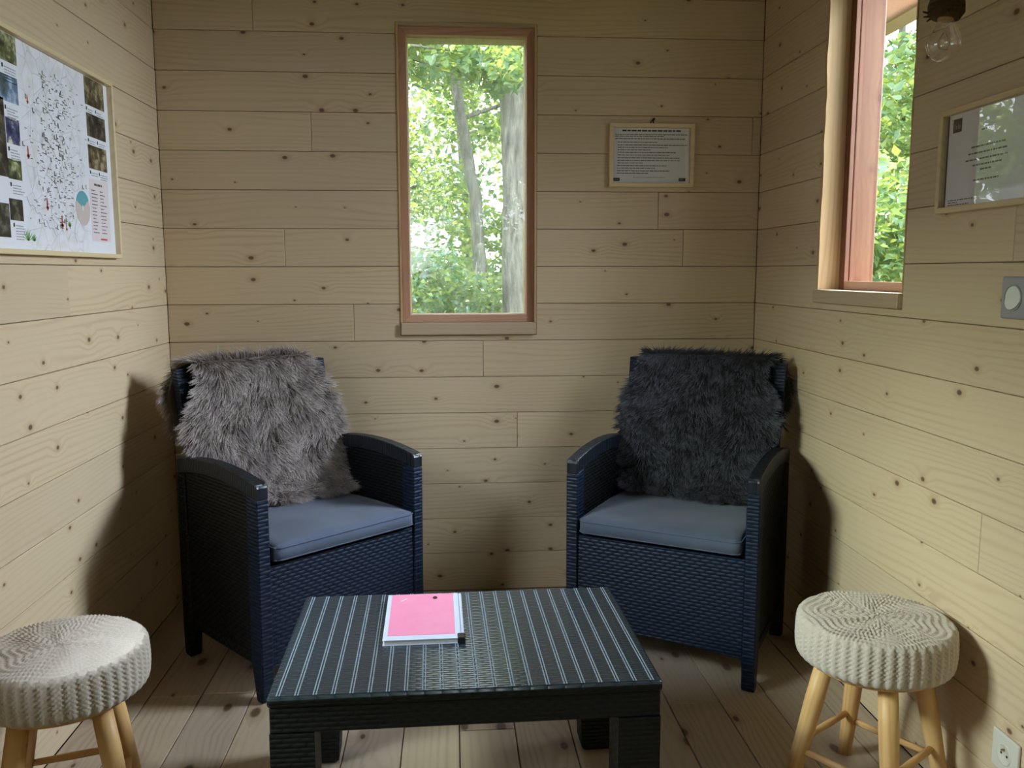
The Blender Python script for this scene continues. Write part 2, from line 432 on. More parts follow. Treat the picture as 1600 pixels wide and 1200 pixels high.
def sub_rect(x0, x1, z0, z1, win):
    """rectangle minus an opening -> list of rectilinear polygons"""
    if win is None: return [[(x0, z0), (x1, z0), (x1, z1), (x0, z1)]]
    a0, a1, b0, b1 = win
    if a1 <= x0 or a0 >= x1 or b1 <= z0 or b0 >= z1: return sub_rect(x0, x1, z0, z1, None)
    full = b0 <= z0 and b1 >= z1
    L = a0 > x0; R = a1 < x1
    if full:
        r = []
        if L: r += sub_rect(x0, a0, z0, z1, None)
        if R: r += sub_rect(a1, x1, z0, z1, None)
        return r
    ca0, ca1 = max(a0, x0), min(a1, x1)
    if b0 > z0:    # opening bites from the top
        p = [(x0, z0), (x1, z0)]
        p += [(x1, z1), (ca1, z1), (ca1, b0)] if R else [(x1, b0)]
        p += [(ca0, b0), (ca0, z1), (x0, z1)] if L else [(x0, b0)]
    else:          # from the bottom
        p = [(x1, z1), (x0, z1)]
        p += [(x0, z0), (ca0, z0), (ca0, b1)] if L else [(x0, b1)]
        p += [(ca1, b1), (ca1, z0), (x1, z0)] if R else [(x1, b1)]
    return [p]

def inset_poly(p, d):
    """shrink a counter-clockwise polygon by d"""
    q = []
    n = len(p)
    for i in range(n):
        a, b, c = Vector(p[i - 1]), Vector(p[i]), Vector(p[(i + 1) % n])
        e1, e2 = (b - a).normalized(), (c - b).normalized()
        n1, n2 = Vector((-e1.y, e1.x)), Vector((-e2.y, e2.x))
        q.append(b + (n1 + n2) * (d / max(0.2, 1 + n1.dot(n2))))
    return q

def plank_bm(poly, y0=0.0, y1=TH, gap=0.0008, bev=0.0013, lift=0.0):
    area = sum(poly[i - 1][0] * poly[i][1] - poly[i][0] * poly[i - 1][1] for i in range(len(poly)))
    if area < 0: poly = poly[::-1]
    bm = bmesh.new()
    o_, i_ = inset_poly(poly, gap), inset_poly(poly, gap + bev)
    A = [bm.verts.new((p[0], y0 - lift, p[1])) for p in i_]
    B = [bm.verts.new((p[0], y0 + bev - lift, p[1])) for p in o_]
    D = [bm.verts.new((p[0], y1, p[1])) for p in o_]
    bm.faces.new(A)
    n = len(A)
    for i in range(n):
        j = (i + 1) % n
        bm.faces.new((A[j], A[i], B[i], B[j])); bm.faces.new((B[j], B[i], D[i], D[j]))
    return bm

def wall(name, length, mat4, win, joints, seed, outer=0.15, x_start=0.0):
    """wall frame: local x along the wall, local y outwards, z up"""
    bm = bmesh.new()
    xs = [x_start - 0.15, length + 0.15]; zs = [0.0, TOP]
    if win:
        xs = sorted({x_start - 0.15, win[0], win[1], length + 0.15}); zs = sorted({0.0, max(win[2], 0.0), win[3], TOP})
    grid = {}
    for i, xx in enumerate(xs):
        for j, zz in enumerate(zs): grid[i, j] = bm.verts.new((xx, TH + 0.001, zz))
    for i in range(len(xs) - 1):
        for j in range(len(zs) - 1):
            if win and xs[i] >= win[0] - 1e-6 and xs[i + 1] <= win[1] + 1e-6 and zs[j] >= win[2] - 1e-6 and zs[j + 1] <= win[3] + 1e-6: continue
            bm.faces.new((grid[i, j], grid[i + 1, j], grid[i + 1, j + 1], grid[i, j + 1]))
    for v in [v for v in bm.verts if not v.link_faces]: bm.verts.remove(v)
    ex = bmesh.ops.extrude_face_region(bm, geom=bm.faces[:])
    for v in [q for q in ex['geom'] if isinstance(q, bmesh.types.BMVert)]: v.co.y = outer
    o = obj(name, bm, M['pine_backing']); o['kind'] = 'structure'; o.matrix_world = mat4
    rr = random.Random(seed)
    for k in range(len(ZK) - 1):
        z1, z0 = ZK[k], ZK[k + 1]
        js = joints.get(k - 3)
        if js is None:
            js = [rr.uniform(x_start + 0.5, length - 0.4)] if length > 2.5 and rr.random() < 0.8 else []
            if length > 3: js = sorted([rr.uniform(1.7, 2.4), rr.uniform(3.0, 3.8)])
        cuts = [x_start] + list(js) + [length]
        for a, b in zip(cuts[:-1], cuts[1:]):
            for poly in sub_rect(a, b, z0, z1, win):
                obj('plank', plank_bm(poly, lift=rr.uniform(-0.0003, 0.0003)), M['pine'], o)
    return o

I4 = Matrix.Identity(4)
MB = Matrix.Translation((-HW, 0, 0))
ML = Matrix.Translation((-HW, 0, 0)) @ Matrix.Rotation(PI / 2, 4, 'Z')     # local x = world y
MR = Matrix.Translation((HW, 0, 0)) @ Matrix.Rotation(-PI / 2, 4, 'Z')     # local x = -world y
MF = Matrix.Translation((HW, -DEPTH, 0)) @ Matrix.Rotation(PI, 4, 'Z')     # front wall behind the camera

WB = (-0.2475 + HW, 0.250 + HW, 0.978, 2.076)
wall_back = wall('wall_back', W, MB, WB,
     {-1: [-0.738 + HW], 0: [], 1: [], 2: [-0.55 + HW, 1.045 + HW], 3: [], 4: [0.70 + HW], 5: [-0.656 + HW, 0.796 + HW], 6: [], 7: [-0.417 + HW],
      8: [0.053 + HW], 9: [], 10: [0.179 + HW], 11: [], 12: [], 13: [-0.2 + HW], 14: []}, 3)
# left wall: local x is world y, so the boards run from -DEPTH to 0
WLF = (-2.15, -1.40, 0.75, 1.75)
wall_left = wall('wall_left', 0.0, ML, WLF, {k: j for k, j in zip(range(-3, 15),
     [[-1.9], [-1.2, -3.0], [-2.1], [-2.8], [-1.7], [-1.45], [-2.0], [-3.2], [-1.9], [-0.791, -2.6], [-1.44, -3.0], [-2.2], [-1.75], [-1.3], [-2.6], [-1.6], [-2.3], [-1.8]])}, 5, x_start=-DEPTH)
WRT = (0.546, 1.052, 1.113, 2.10)
wall_right = wall('wall_right', DEPTH, MR, WRT, {0: [2.2], 1: [1.9], 2: [2.4], 3: [1.75], 4: [2.6], 5: [1.473], 6: [2.2], 7: [1.9], 8: [2.5], 9: [1.8], 10: [1.432],
     11: [2.0], 12: [1.7], 13: [2.2], 14: [1.9], -1: [2.0], -2: [1.8], -3: [2.2]}, 8)
WFD = (0.40, 1.80, 0.0, 2.05)  # unseen doorway, made wide so that bounced light escapes the room
wall_front = wall('wall_front', W, MF, WFD, {k: [] for k in range(-3, 16)}, 9)

# floor: boards run away from the camera (local x = world y, local z = -world x, local y = down)
MFl = Matrix(((0, 0, -1, 0), (1, 0, 0, 0), (0, -1, 0, 0), (0, 0, 0, 1)))
bm = box(-HW - 0.1, HW + 0.1, -DEPTH - 0.1, 0.1, -0.12, -0.016)
floor = obj('floor', bm, M['pine_backing']); floor['kind'] = 'structure'
fr = bpy.data.objects.new('floor_boards_frame', None)
bpy.data.objects.remove(fr)
edges = sorted({-HW, HW} | {0.092 + n * 0.1475 for n in range(-9, 9) if -HW + 0.02 < 0.092 + n * 0.1475 < HW - 0.02})
rr = random.Random(21)
fj = {(-0.9, -0.79): [-0.78]}
for i, (a, b) in enumerate(zip(edges[:-1], edges[1:])):
    js = [-DEPTH] + sorted([rr.uniform(-3.6, -2.4), rr.uniform(-1.25, -0.25) if i % 2 else rr.uniform(-1.9, -1.5)]) + [0.0]
    if a < -0.72 < b: js = [-DEPTH, -2.6, -0.76, 0.0]
    if a < 0.8 < b: js = [-DEPTH, -2.2, -0.30, 0.0]
    for y0, y1 in zip(js[:-1], js[1:]):
        o = obj('board', plank_bm([(y0, -b), (y1, -b), (y1, -a), (y0, -a)], gap=0.0013, bev=0.0015), M['floorboard'], floor)
        o.matrix_local = MFl
bm = box(-HW - 0.1, HW + 0.1, -DEPTH - 0.1, 0.1, TOP, TOP + 0.06)
ceiling = obj('ceiling', bm, M['roof_boards']); ceiling['kind'] = 'structure'
bm = box(-HW - 0.55, HW + 0.5, -DEPTH - 0.9, 0.75, TOP + 0.07, TOP + 0.13)  # unseen roof; its back overhang is sized to keep sun off the window
roof = obj('roof', bm, M['roofing']); roof['kind'] = 'structure'

def structure_empty(name, mat4):
    o = bpy.data.objects.new(name, None); COL.objects.link(o); o.matrix_world = mat4; o['kind'] = 'structure'; o.empty_display_size = 0.05
    return o

def mitred(parent, name, mat_h, mat_v, x0, x1, z0, z1, wd, y0, y1, bev=0.001, frame=True):
    """four mitred rails"""
    q = [((x0, z0), (x1, z0), (x1 - wd, z0 + wd), (x0 + wd, z0 + wd)), ((x1, z1), (x0, z1), (x0 + wd, z1 - wd), (x1 - wd, z1 - wd)),
         ((x0, z1), (x0, z0), (x0 + wd, z0 + wd), (x0 + wd, z1 - wd)), ((x1, z0), (x1, z1), (x1 - wd, z1 - wd), (x1 - wd, z0 + wd))]
    for i, p in enumerate(q):
        obj(name, prism(list(p), 'y', y0, y1, bev, 1), mat_h if i < 2 else mat_v, parent)

# --- back window
w1 = structure_empty('window_1', I4)
x0, x1, z0, z1 = -0.2475, 0.250, 1.0245, 2.076
obj('jamb', box(x0, x0 + 0.007, -0.003, 0.12, z0, z1), M['pine_jamb'], w1)
obj('jamb', box(x1 - 0.007, x1, -0.003, 0.12, z0, z1), M['pine_jamb'], w1)
obj('head_jamb', box(x0 + 0.007, x1 - 0.007, -0.003, 0.12, z1 - 0.009, z1), M['pine_trim'], w1)
obj('sill', box(x0 + 0.001, x1 - 0.001, -0.013, 0.13, 0.979, z0 - 0.0005, 0.002), M['pine_trim'], w1)
mitred(w1, 'sash_rail', M['fir'], M['fir_v'], x0 + 0.0075, x1 - 0.0075, z0 + 0.0, z1 - 0.0095, 0.027, 0.018, 0.055)
obj('outer_reveal', box(x0 + 0.028, x0 + 0.036, 0.0555, 0.14, z0 + 0.02, z1 - 0.03), M['pine_jamb'], w1)
obj('outer_reveal', box(x1 - 0.036, x1 - 0.028, 0.0555, 0.14, z0 + 0.02, z1 - 0.03), M['pine_jamb'], w1)
obj('outer_sill', box(x0 + 0.036, x1 - 0.036, 0.0555, 0.14, z0 + 0.016, z0 + 0.0275), M['pine_trim'], w1)
obj('outer_head', box(x0 + 0.036, x1 - 0.036, 0.0555, 0.14, z1 - 0.038, z1 - 0.03), M['pine_trim'], w1)
obj('glass', box(x0 + 0.03, x1 - 0.03, 0.042, 0.0424, z0 + 0.02, z1 - 0.03), M['window_glass'], w1)

# --- right window (local x = -world y, local y outwards)
w2 = structure_empty('window_2', MR)
a, b, z0, z1 = 0.546, 1.052, 1.153, 2.10
def live_edge(xa, xb, ya, yb, za, zb, n=26):
    """upright lining board whose room-side edge is a wavy natural edge"""
    bm = bmesh.new(); rows = []
    for k in range(n + 1):
        z = za + (zb - za) * k / n
        wob = 0.004 * mnoise.noise(Vector((3.1, 7.7, z * 6))) + 0.0018 * mnoise.noise(Vector((1.1, 2.7, z * 22)))
        rows.append([bm.verts.new((xa, ya + wob, z)), bm.verts.new((xb, ya + wob * 1.2, z)), bm.verts.new((xb, yb, z)), bm.verts.new((xa, yb, z))])
    for r0, r1 in zip(rows[:-1], rows[1:]):
        for i in range(4):
            bm.faces.new((r0[i], r0[(i + 1) % 4], r1[(i + 1) % 4], r1[i]))
    bm.faces.new(rows[0]); bm.faces.new(rows[-1][::-1])
    return bm
obj('jamb', live_edge(a, a + 0.014, -0.006, 0.061, z0, z1), M['pine_jamb'], w2)
obj('jamb', live_edge(b - 0.006, b - 0.0005, 0.0, 0.061, z0, z1), M['pine_jamb'], w2)
obj('head_jamb', box(a + 0.014, b - 0.006, 0.0, 0.061, z1 - 0.012, z1), M['pine_trim'], w2)
obj('sill', box(a - 0.008, b - 0.001, -0.013, 0.13, 1.113, z0 - 0.0005, 0.002), M['pine_trim'], w2)
obj('sash_stile', box(a + 0.001, a + 0.046, 0.0615, 0.075, z0, z1, 0.001), M['fir_post'], w2)
obj('sash_stile', box(b - 0.03, b - 0.001, 0.0615, 0.075, z0, z1, 0.001), M['fir_v'], w2)
obj('sash_rail', box(a + 0.0465, b - 0.031, 0.0615, 0.075, z0, z0 + 0.026, 0.001), M['fir'], w2)
obj('sash_rail', box(a + 0.0465, b - 0.031, 0.0615, 0.075, z1 - 0.03, z1, 0.001), M['fir'], w2)
obj('glass', box(a + 0.04, b - 0.02, 0.0760, 0.0764, z0 + 0.02, z1 - 0.02), M['window_glass_clean'], w2)
obj('outer_post', box(a - 0.03, a + 0.047, 0.0770, 0.152, z0 - 0.04, z1 + 0.3, 0.002), M['fir_post'], w2)
obj('outer_sill', box(a + 0.0475, b + 0.02, 0.0770, 0.16, z0 - 0.03, z0 + 0.018, 0.002), M['fir'], w2)

# --- left window beside the camera (lights the right wall), and the doorway behind the camera
w3 = structure_empty('window_3', ML)
mitred(w3, 'sash_rail', M['fir'], M['fir_v'], WLF[0] + 0.002, WLF[1] - 0.002, WLF[2] + 0.002, WLF[3] - 0.002, 0.04, 0.02, 0.06)
obj('glass', box(WLF[0] + 0.03, WLF[1] - 0.03, 0.045, 0.0454, WLF[2] + 0.03, WLF[3] - 0.03), M['window_glass_clean'], w3)
d1 = structure_empty('door_1', MF)
obj('jamb', box(WFD[0], WFD[0] + 0.03, -0.005, 0.15, 0.0, WFD[3]), M['fir_v'], d1)
obj('jamb', box(WFD[1] - 0.03, WFD[1], -0.005, 0.15, 0.0, WFD[3]), M['fir_v'], d1)
obj('head_jamb', box(WFD[0] + 0.03, WFD[1] - 0.03, -0.005, 0.15, WFD[3] - 0.03, WFD[3]), M['fir'], d1)

# eave beam beyond the right window
beam = obj('eave_beam', box(1.70, 1.80, -3.2, 0.9, 2.20, 2.36, 0.004), M['fir'])
beam.name = 'trim_1'; beam['kind'] = 'structure'

# ------------------------------------------------------------------ forest outside
ground = obj('ground', box(-30, 30, -20, 40, -0.75, -0.45), M['soil']); ground['kind'] = 'structure'

def leaf_cloud(name, centers, radii, n, size, mat, parent, flat=0.5, seed=0):
    """n separate leaf blades (a folded diamond each) in soft clumps"""
    r = np.random.default_rng(seed)
    centers = np.asarray(centers, float); radii = np.asarray(radii, float)
    wgt = radii ** 2; idx = r.choice(len(centers), n, p=wgt / wgt.sum())
    d = r.normal(size=(n, 3)); d /= np.linalg.norm(d, axis=1)[:, None]
    p = centers[idx] + d * (radii[idx] * r.random(n) ** 0.45)[:, None] * np.array([1, 1, 0.62])
    nrm = r.normal(size=(n, 3)) * np.array([0.6, 0.6, 0.5]) + np.array([0, 0, 0.9]); nrm /= np.linalg.norm(nrm, axis=1)[:, None]
    t = r.normal(size=(n, 3)); t -= nrm * (t * nrm).sum(1)[:, None]; t /= np.linalg.norm(t, axis=1)[:, None]
    s = np.cross(nrm, t); L = (size * r.uniform(0.6, 1.25, n))[:, None]
    tip = p + t * L - nrm * L * 0.15; base = p - t * L * 0.5
    l = p + s * L * 0.42 + nrm * L * 0.12 - t * L * 0.05; q = p - s * L * 0.42 + nrm * L * 0.12 - t * L * 0.05
    V = np.stack([base, q, tip, l], 1).reshape(-1, 3)
    i0 = np.arange(n) * 4
    F = np.concatenate([np.stack([i0, i0 + 1, i0 + 2], 1), np.stack([i0, i0 + 2, i0 + 3], 1)])
    o = np_obj(name, V, F, mat, parent); o['kind'] = 'stuff'
    return o

def tree(label, trunk_pts, radii, blobs, nleaf, lsize, mat, seed, branches=5, cat='tree', group=None, name='tree'):
    rr = random.Random(seed)
    base = Vector(trunk_pts[0])
    t = thing(name, label, cat, base, 0.0, group)
    pts = [Vector(p) - base for p in trunk_pts]
    # smooth the trunk
    P2, R2 = [], []
    for k in range(len(pts) - 1):
        for s in range(4):
            u = s / 4; P2.append(pts[k].lerp(pts[k + 1], u) + Vector((rr.uniform(-.012, .012), rr.uniform(-.012, .012), 0))); R2.append(radii[k] + (radii[k + 1] - radii[k]) * u)
    P2.append(pts[-1]); R2.append(radii[-1])
    obj('trunk', path_tube(bmesh.new(), P2, R2, 12), M['bark'], t, True)
    bl = [(Vector(c) - base, r) for c, r in blobs]
    for i in range(branches):
        c, r = bl[(i * 3) % len(bl)]
        k = min(range(len(P2)), key=lambda q: abs(P2[q].z - (c.z - 0.35)))
        s = P2[k]; mid = s.lerp(c, 0.5) + Vector((rr.uniform(-.2, .2), rr.uniform(-.2, .2), 0.12))
        obj('branch', path_tube(bmesh.new(), [s, s.lerp(mid, .5) + Vector((0, 0, .05)), mid, c], [R2[k] * .32 + .006, R2[k] * .24 + .005, R2[k] * .16 + .004, .004], 6), M['bark'], t, True)
    leaf_cloud('foliage', [c for c, r in bl], [r for c, r in bl], nleaf, lsize, mat, t, seed=seed)
    return t

def blobs(n, xr, yr, zr, rr_, seed, skip=None):
    r = random.Random(seed); out = []
    while len(out) < n:
        c = (r.uniform(*xr), r.uniform(*yr), r.uniform(*zr))
        if skip and skip(c): continue
        out.append((c, r.uniform(*rr_)))
    return out

GT = 'trees of the wood behind the hut'
tree('thick grey trunk at the right edge of the back window view', [(0.50, 4.0, -0.5), (0.50, 4.0, 1.4), (0.48, 4.0, 2.8), (0.46, 4.1, 4.6), (0.5, 4.2, 7.0)], [0.15, 0.125, 0.125, 0.11, 0.05],
     blobs(16, (-1.0, 2.0), (3.6, 5.0), (2.9, 3.9), (.35, .55), 1), 6000, 0.06, M['leaf_b'], 1, 5, group=GT)
tree('slim leaning trunk left of the thick trunk seen through the back window', [(0.33, 6.0, -0.5), (0.27, 6.0, 1.13), (0.21, 6.0, 2.0), (0.135, 6.0, 2.45), (0.03, 6.0, 3.1), (-0.2, 6.1, 5.0)], [0.085, 0.075, 0.065, 0.06, 0.055, 0.03],
     blobs(16, (-1.6, 1.6), (5.4, 7.0), (3.0, 4.3), (.35, .55), 2), 6500, 0.06, M['leaf_a'], 2, 5, group=GT)
for i, (x, y, hgt, sd) in enumerate([(-1.3, 9.0, 5.0, 3), (1.7, 10.0, 5.2, 4), (0.2, 12.5, 5.8, 5), (-3.2, 8.5, 7, 6), (3.0, 7.5, 7, 7), (-3.0, 4.4, 6, 8), (-5.6, 7.2, 7, 9)]):
    tree(['tree with bright foliage deep in the wood, left of the slim trunk', 'tree standing deep in the wood behind the thick trunk', 'farthest tree in the middle of the back window view',
          'tree left of the back window view, mostly hidden by the wall', 'tree right of the back window view, mostly hidden by the wall',
          'near tree left of the back window, mirrored in the glass of the framed letter', 'far tree left of the back window, mirrored in the glass of the framed letter'][i],
         [(x, y, -0.5), (x + .1, y, 2), (x - .05, y, 4), (x, y, hgt)], [0.12, 0.1, 0.08, 0.03],
         blobs(30, (x - 1.7, x + 1.7), (y - 1.2, y + 1.2), (0.2, hgt - 1.2), (.4, .8), sd), [5500, 9000, 7000, 16000, 14000, 16000, 16000][i], 0.085, M['leaf_a' if i % 2 else 'leaf_b'], sd, 5, group=GT)
# understorey in the lower half of the back window
for i, (x, y, n, sd) in enumerate([(-0.60, 3.2, 13000, 11), (0.15, 5.0, 14000, 12), (1.05, 5.6, 11000, 13)]):
    tree(['leafy hazel bush nearest the back window, lower left of its view', 'leafy bush between the two trunks below the back window view', 'leafy bush behind the thick trunk low in the back window'][i],
         [(x, y, -0.5), (x, y, 0.3), (x + .05, y, 1.3)], [0.03, 0.025, 0.01],
         blobs(18, (x - .9, x + (.55 if i == 0 else .75)), (y - .5, y + .7), (-0.1, 1.25), (.2, .40), sd), n, 0.042, M['leaf_a' if i == 1 else 'leaf_b'], sd, 5, cat='shrub', name='bush')
# hanging sprays at the top of the back window
maple = tree('maple with low leafy boughs hanging across the top of the back window', [(-1.5, 3.0, -0.5), (-1.45, 3.0, 2.0), (-1.3, 3.1, 4.2)], [0.07, 0.06, 0.03],
     blobs(14, (-1.2, 0.55), (2.6, 3.5), (2.45, 3.3), (.18, .34), 15), 3600, 0.055, M['leaf_b'], 15, 7, group=GT)
# the nearest leaves of that bough, one by one: pointed blades folded along the midrib
lv = [(0, -.5, 0), (.16, -.40, .03), (.30, -.12, .05), (.26, .14, .04), (.12, .36, .0), (0, .56, -.06), (-.12, .36, .0), (-.26, .14, .04), (-.30, -.12, .05), (-.16, -.40, .03), (0, -.1, -.02), (0, .2, -.02)]
lf = [(0, 1, 10), (1, 2, 10), (2, 3, 11), (2, 11, 10), (3, 4, 11), (4, 5, 11), (5, 6, 11), (6, 7, 11), (7, 8, 11), (8, 10, 11), (8, 9, 10), (9, 0, 10)]
leaf_me = bpy.data.meshes.new('leaf'); leaf_me.from_pydata(lv, [], lf); leaf_me.materials.append(M['leaf_b'])
leaf_me2 = leaf_me.copy(); leaf_me2.materials.clear(); leaf_me2.materials.append(M['leaf_a'])
rl = random.Random(77)
mo = Vector((-1.5, 3.0, -0.5))
for k in range(5):
    a = Vector((-0.9 + .1 * k, 2.75 + .1 * k, 2.95 + .05 * k)); b = Vector((-0.30 + .22 * k, 2.6 + .16 * k, 2.52 + .07 * ((k * 3) % 4)))
    twig = [a.lerp(b, t) + Vector((0, 0, .10 * math.sin(PI * t))) for t in (0, .25, .5, .75, 1.0)]
    obj('twig', path_tube(bmesh.new(), [p - mo for p in twig], [.008, .006, .005, .004, .002], 6), M['bark'], maple, True)
    for q in range(34):
        t = rl.uniform(.15, 1.0); p = a.lerp(b, t) + Vector((0, 0, .10 * math.sin(PI * t))) + Vector((rl.gauss(0, .10), rl.gauss(0, .08), rl.gauss(-.03, .07)))
        o = link('leaf', leaf_me if q % 3 else leaf_me2, maple, p - mo, (rl.gauss(0.5, .5), rl.gauss(0, .5), rl.uniform(0, 6.28)))
        sc = rl.uniform(.055, .085); o.scale = (sc, sc, sc)
# beyond the right window
for i, (x, y, hgt, n, sd) in enumerate([(3.5, 2.6, 4.5, 26000, 31), (4.7, 5.2, 6, 26000, 32), (6.3, 9.0, 8, 26000, 33), (2.6, 6.6, 6, 9000, 34), (6.4, 3.0, 6, 9000, 35)]):
    tree(['bright green tree nearest the right window', 'leafy tree behind the nearest one in the right window', 'tall tree farthest back in the right window view', 'tree between the two window views, hidden by the wall corner',
          'tree out to the side of the right window'][i], [(x, y, -0.5), (x + .05, y, 1.5), (x, y, hgt)], [0.08, 0.07, 0.02],
         blobs(22, (x - 1.2, x + 1.2), (y - 1.1, y + 1.1), (0.0, hgt - .6), (.35, .7), sd), n, 0.05, M['leaf_a' if i % 2 else 'leaf_b'], sd, 5, group='trees beyond the side window')
for i, (x, y, n, sd) in enumerate([(-1.9, -8.0, 20000, 41), (0.2, -8.8, 20000, 42), (2.2, -8.0, 20000, 43)]):  # unseen trees added to keep bright sky out of the back pane's reflection
    tree(['tree facing the doorway, toward the left', 'tree straight out from the doorway', 'tree facing the doorway, toward the right'][i], [(x, y, -0.5), (x + .05, y, 2), (x, y, 5)], [0.12, 0.1, 0.04],
         blobs(44, (x - 1.5, x + 1.5), (y - .8, y + .8), (-0.3, 4.4), (.5, .8), sd), n, 0.10, M['leaf_a'], sd, 4, group='unseen trees added outside the doorway')
# ------------------------------------------------------------------ rattan armchairs
def arch(v):
    return 0.618 + 0.042 * math.sin(max(0.0, min(1.0, (v + 0.06) / 0.60)) * PI) ** 0.8
def arm_poly():
    p = [(0.0, 0.10), (0.47, 0.10), (0.475, 0.60)]
    vs = [0.46, 0.40, 0.33, 0.26, 0.19, 0.12, 0.06, 0.02]
    p += [(v, arch(v)) for v in vs] + [(0.004, arch(0) - 0.002), (-0.002, arch(0) - 0.014)]
    return p

def make_chair(label):
    t = thing('rattan_armchair', label, 'armchair', group='rattan armchairs against the back wall')
    for s in (-1, 1):
        o_, i_ = 0.294 * s, 0.257 * s
        mid0, mid1 = 0.264 * s, 0.287 * s
        # recessed woven side panel
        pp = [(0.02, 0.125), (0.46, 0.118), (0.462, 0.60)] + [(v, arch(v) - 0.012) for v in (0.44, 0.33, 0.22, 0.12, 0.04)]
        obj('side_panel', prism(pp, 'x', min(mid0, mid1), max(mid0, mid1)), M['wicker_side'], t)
        # arched armrest
        top = [(v, arch(v)) for v in (0.005, 0.02, 0.05, 0.1, 0.15, 0.2, 0.25, 0.3, 0.35, 0.4, 0.44, 0.475)]
        low = [(v, arch(v) - 0.045) for v in (0.475, 0.4, 0.3, 0.2, 0.1, 0.03)]
        obj('armrest', prism([(-0.003, arch(0) - 0.045)] + [(-0.003, arch(0) - 0.008)] + top + low, 'x', min(o_, i_), max(o_, i_), 0.003, 1), M['wicker_arm'], t)
        # front post running down into a tapered leg
        fp = [(-0.003, arch(0) - 0.0455), (0.0, 0.10), (0.004, 0.012), (0.012, 0.0), (0.036, 0.0), (0.042, 0.012), (0.062, 0.125), (0.055, arch(.05) - 0.0455)]
        obj('leg', prism(fp, 'x', min(o_, i_), max(o_, i_), 0.003, 1), M['wicker_fine'], t)
        bp = [(0.475, arch(.475) - 0.0455), (0.486, 0.10), (0.482, 0.012), (0.474, 0.0), (0.446, 0.0), (0.440, 0.012), (0.425, 0.11), (0.43, arch(.43) - 0.0455)]
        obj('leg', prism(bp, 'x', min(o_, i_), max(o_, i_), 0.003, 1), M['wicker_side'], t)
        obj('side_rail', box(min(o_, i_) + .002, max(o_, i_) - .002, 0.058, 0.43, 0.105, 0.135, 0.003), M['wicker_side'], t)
    # front apron with an arched lower edge
    ap = [(-0.2565, 0.395), (0.2565, 0.395)] + [(0.2565 - 0.513 * k / 12, 0.095 + 0.014 * math.sin(PI * k / 12)) for k in range(13)]
    obj('front_apron', prism(ap, 'y', 0.006, 0.026, 0.002, 1), M['wicker'], t)
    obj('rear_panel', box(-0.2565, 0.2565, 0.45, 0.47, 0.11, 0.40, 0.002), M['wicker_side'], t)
    obj('seat_deck', box(-0.2565, 0.2565, 0.0265, 0.4495, 0.385, 0.405, 0.002), M['wicker_black'], t)
    # leaning, slightly hollow backrest
    bm = bmesh.new(); nu, nz = 12, 10; G = {}
    for side in (0, 1):
        for i in range(nu + 1):
            for j in range(nz + 1):
                q = i / nu * 2 - 1; z = 0.405 + (0.912 - 0.405) * j / nz
                v = 0.395 + 0.105 * (z - 0.40) / 0.51 - 0.018 * q * q + 0.018 + side * 0.036
                hw = 0.255 + 0.013 * j / nz
                zz = z - (0.004 * q ** 8 if j == nz else 0)
                G[side, i, j] = bm.verts.new((q * hw, v, zz))
    for i in range(nu):
        for j in range(nz):
            bm.faces.new((G[0, i, j], G[0, i + 1, j], G[0, i + 1, j + 1], G[0, i, j + 1]))
            bm.faces.new((G[1, i, j], G[1, i, j + 1], G[1, i + 1, j + 1], G[1, i + 1, j]))
        bm.faces.new((G[0, i, nz], G[0, i + 1, nz], G[1, i + 1, nz], G[1, i, nz]))
        bm.faces.new((G[0, i, 0], G[1, i, 0], G[1, i + 1, 0], G[0, i + 1, 0]))
    for j in range(nz):
        bm.faces.new((G[0, 0, j], G[0, 0, j + 1], G[1, 0, j + 1], G[1, 0, j]))
        bm.faces.new((G[0, nu, j], G[1, nu, j], G[1, nu, j + 1], G[0, nu, j + 1]))
    obj('backrest', bm, M['wicker'], t)
    return t

PL = ((-0.382, -0.650, 0.0), math.radians(41.86)); PR = ((0.538, -0.736, 0.0), math.radians(-31.25))
chair_l = make_chair('dark navy rattan armchair by the left wall, under the taupe fur throw')
chair_l.location = PL[0]; chair_l.rotation_euler.z = PL[1]
chair_r = copy_tree(chair_l)
chair_r.location = PR[0]; chair_r.rotation_euler.z = PR[1]
chair_r['label'] = 'dark navy rattan armchair by the right wall, under the black fur throw'

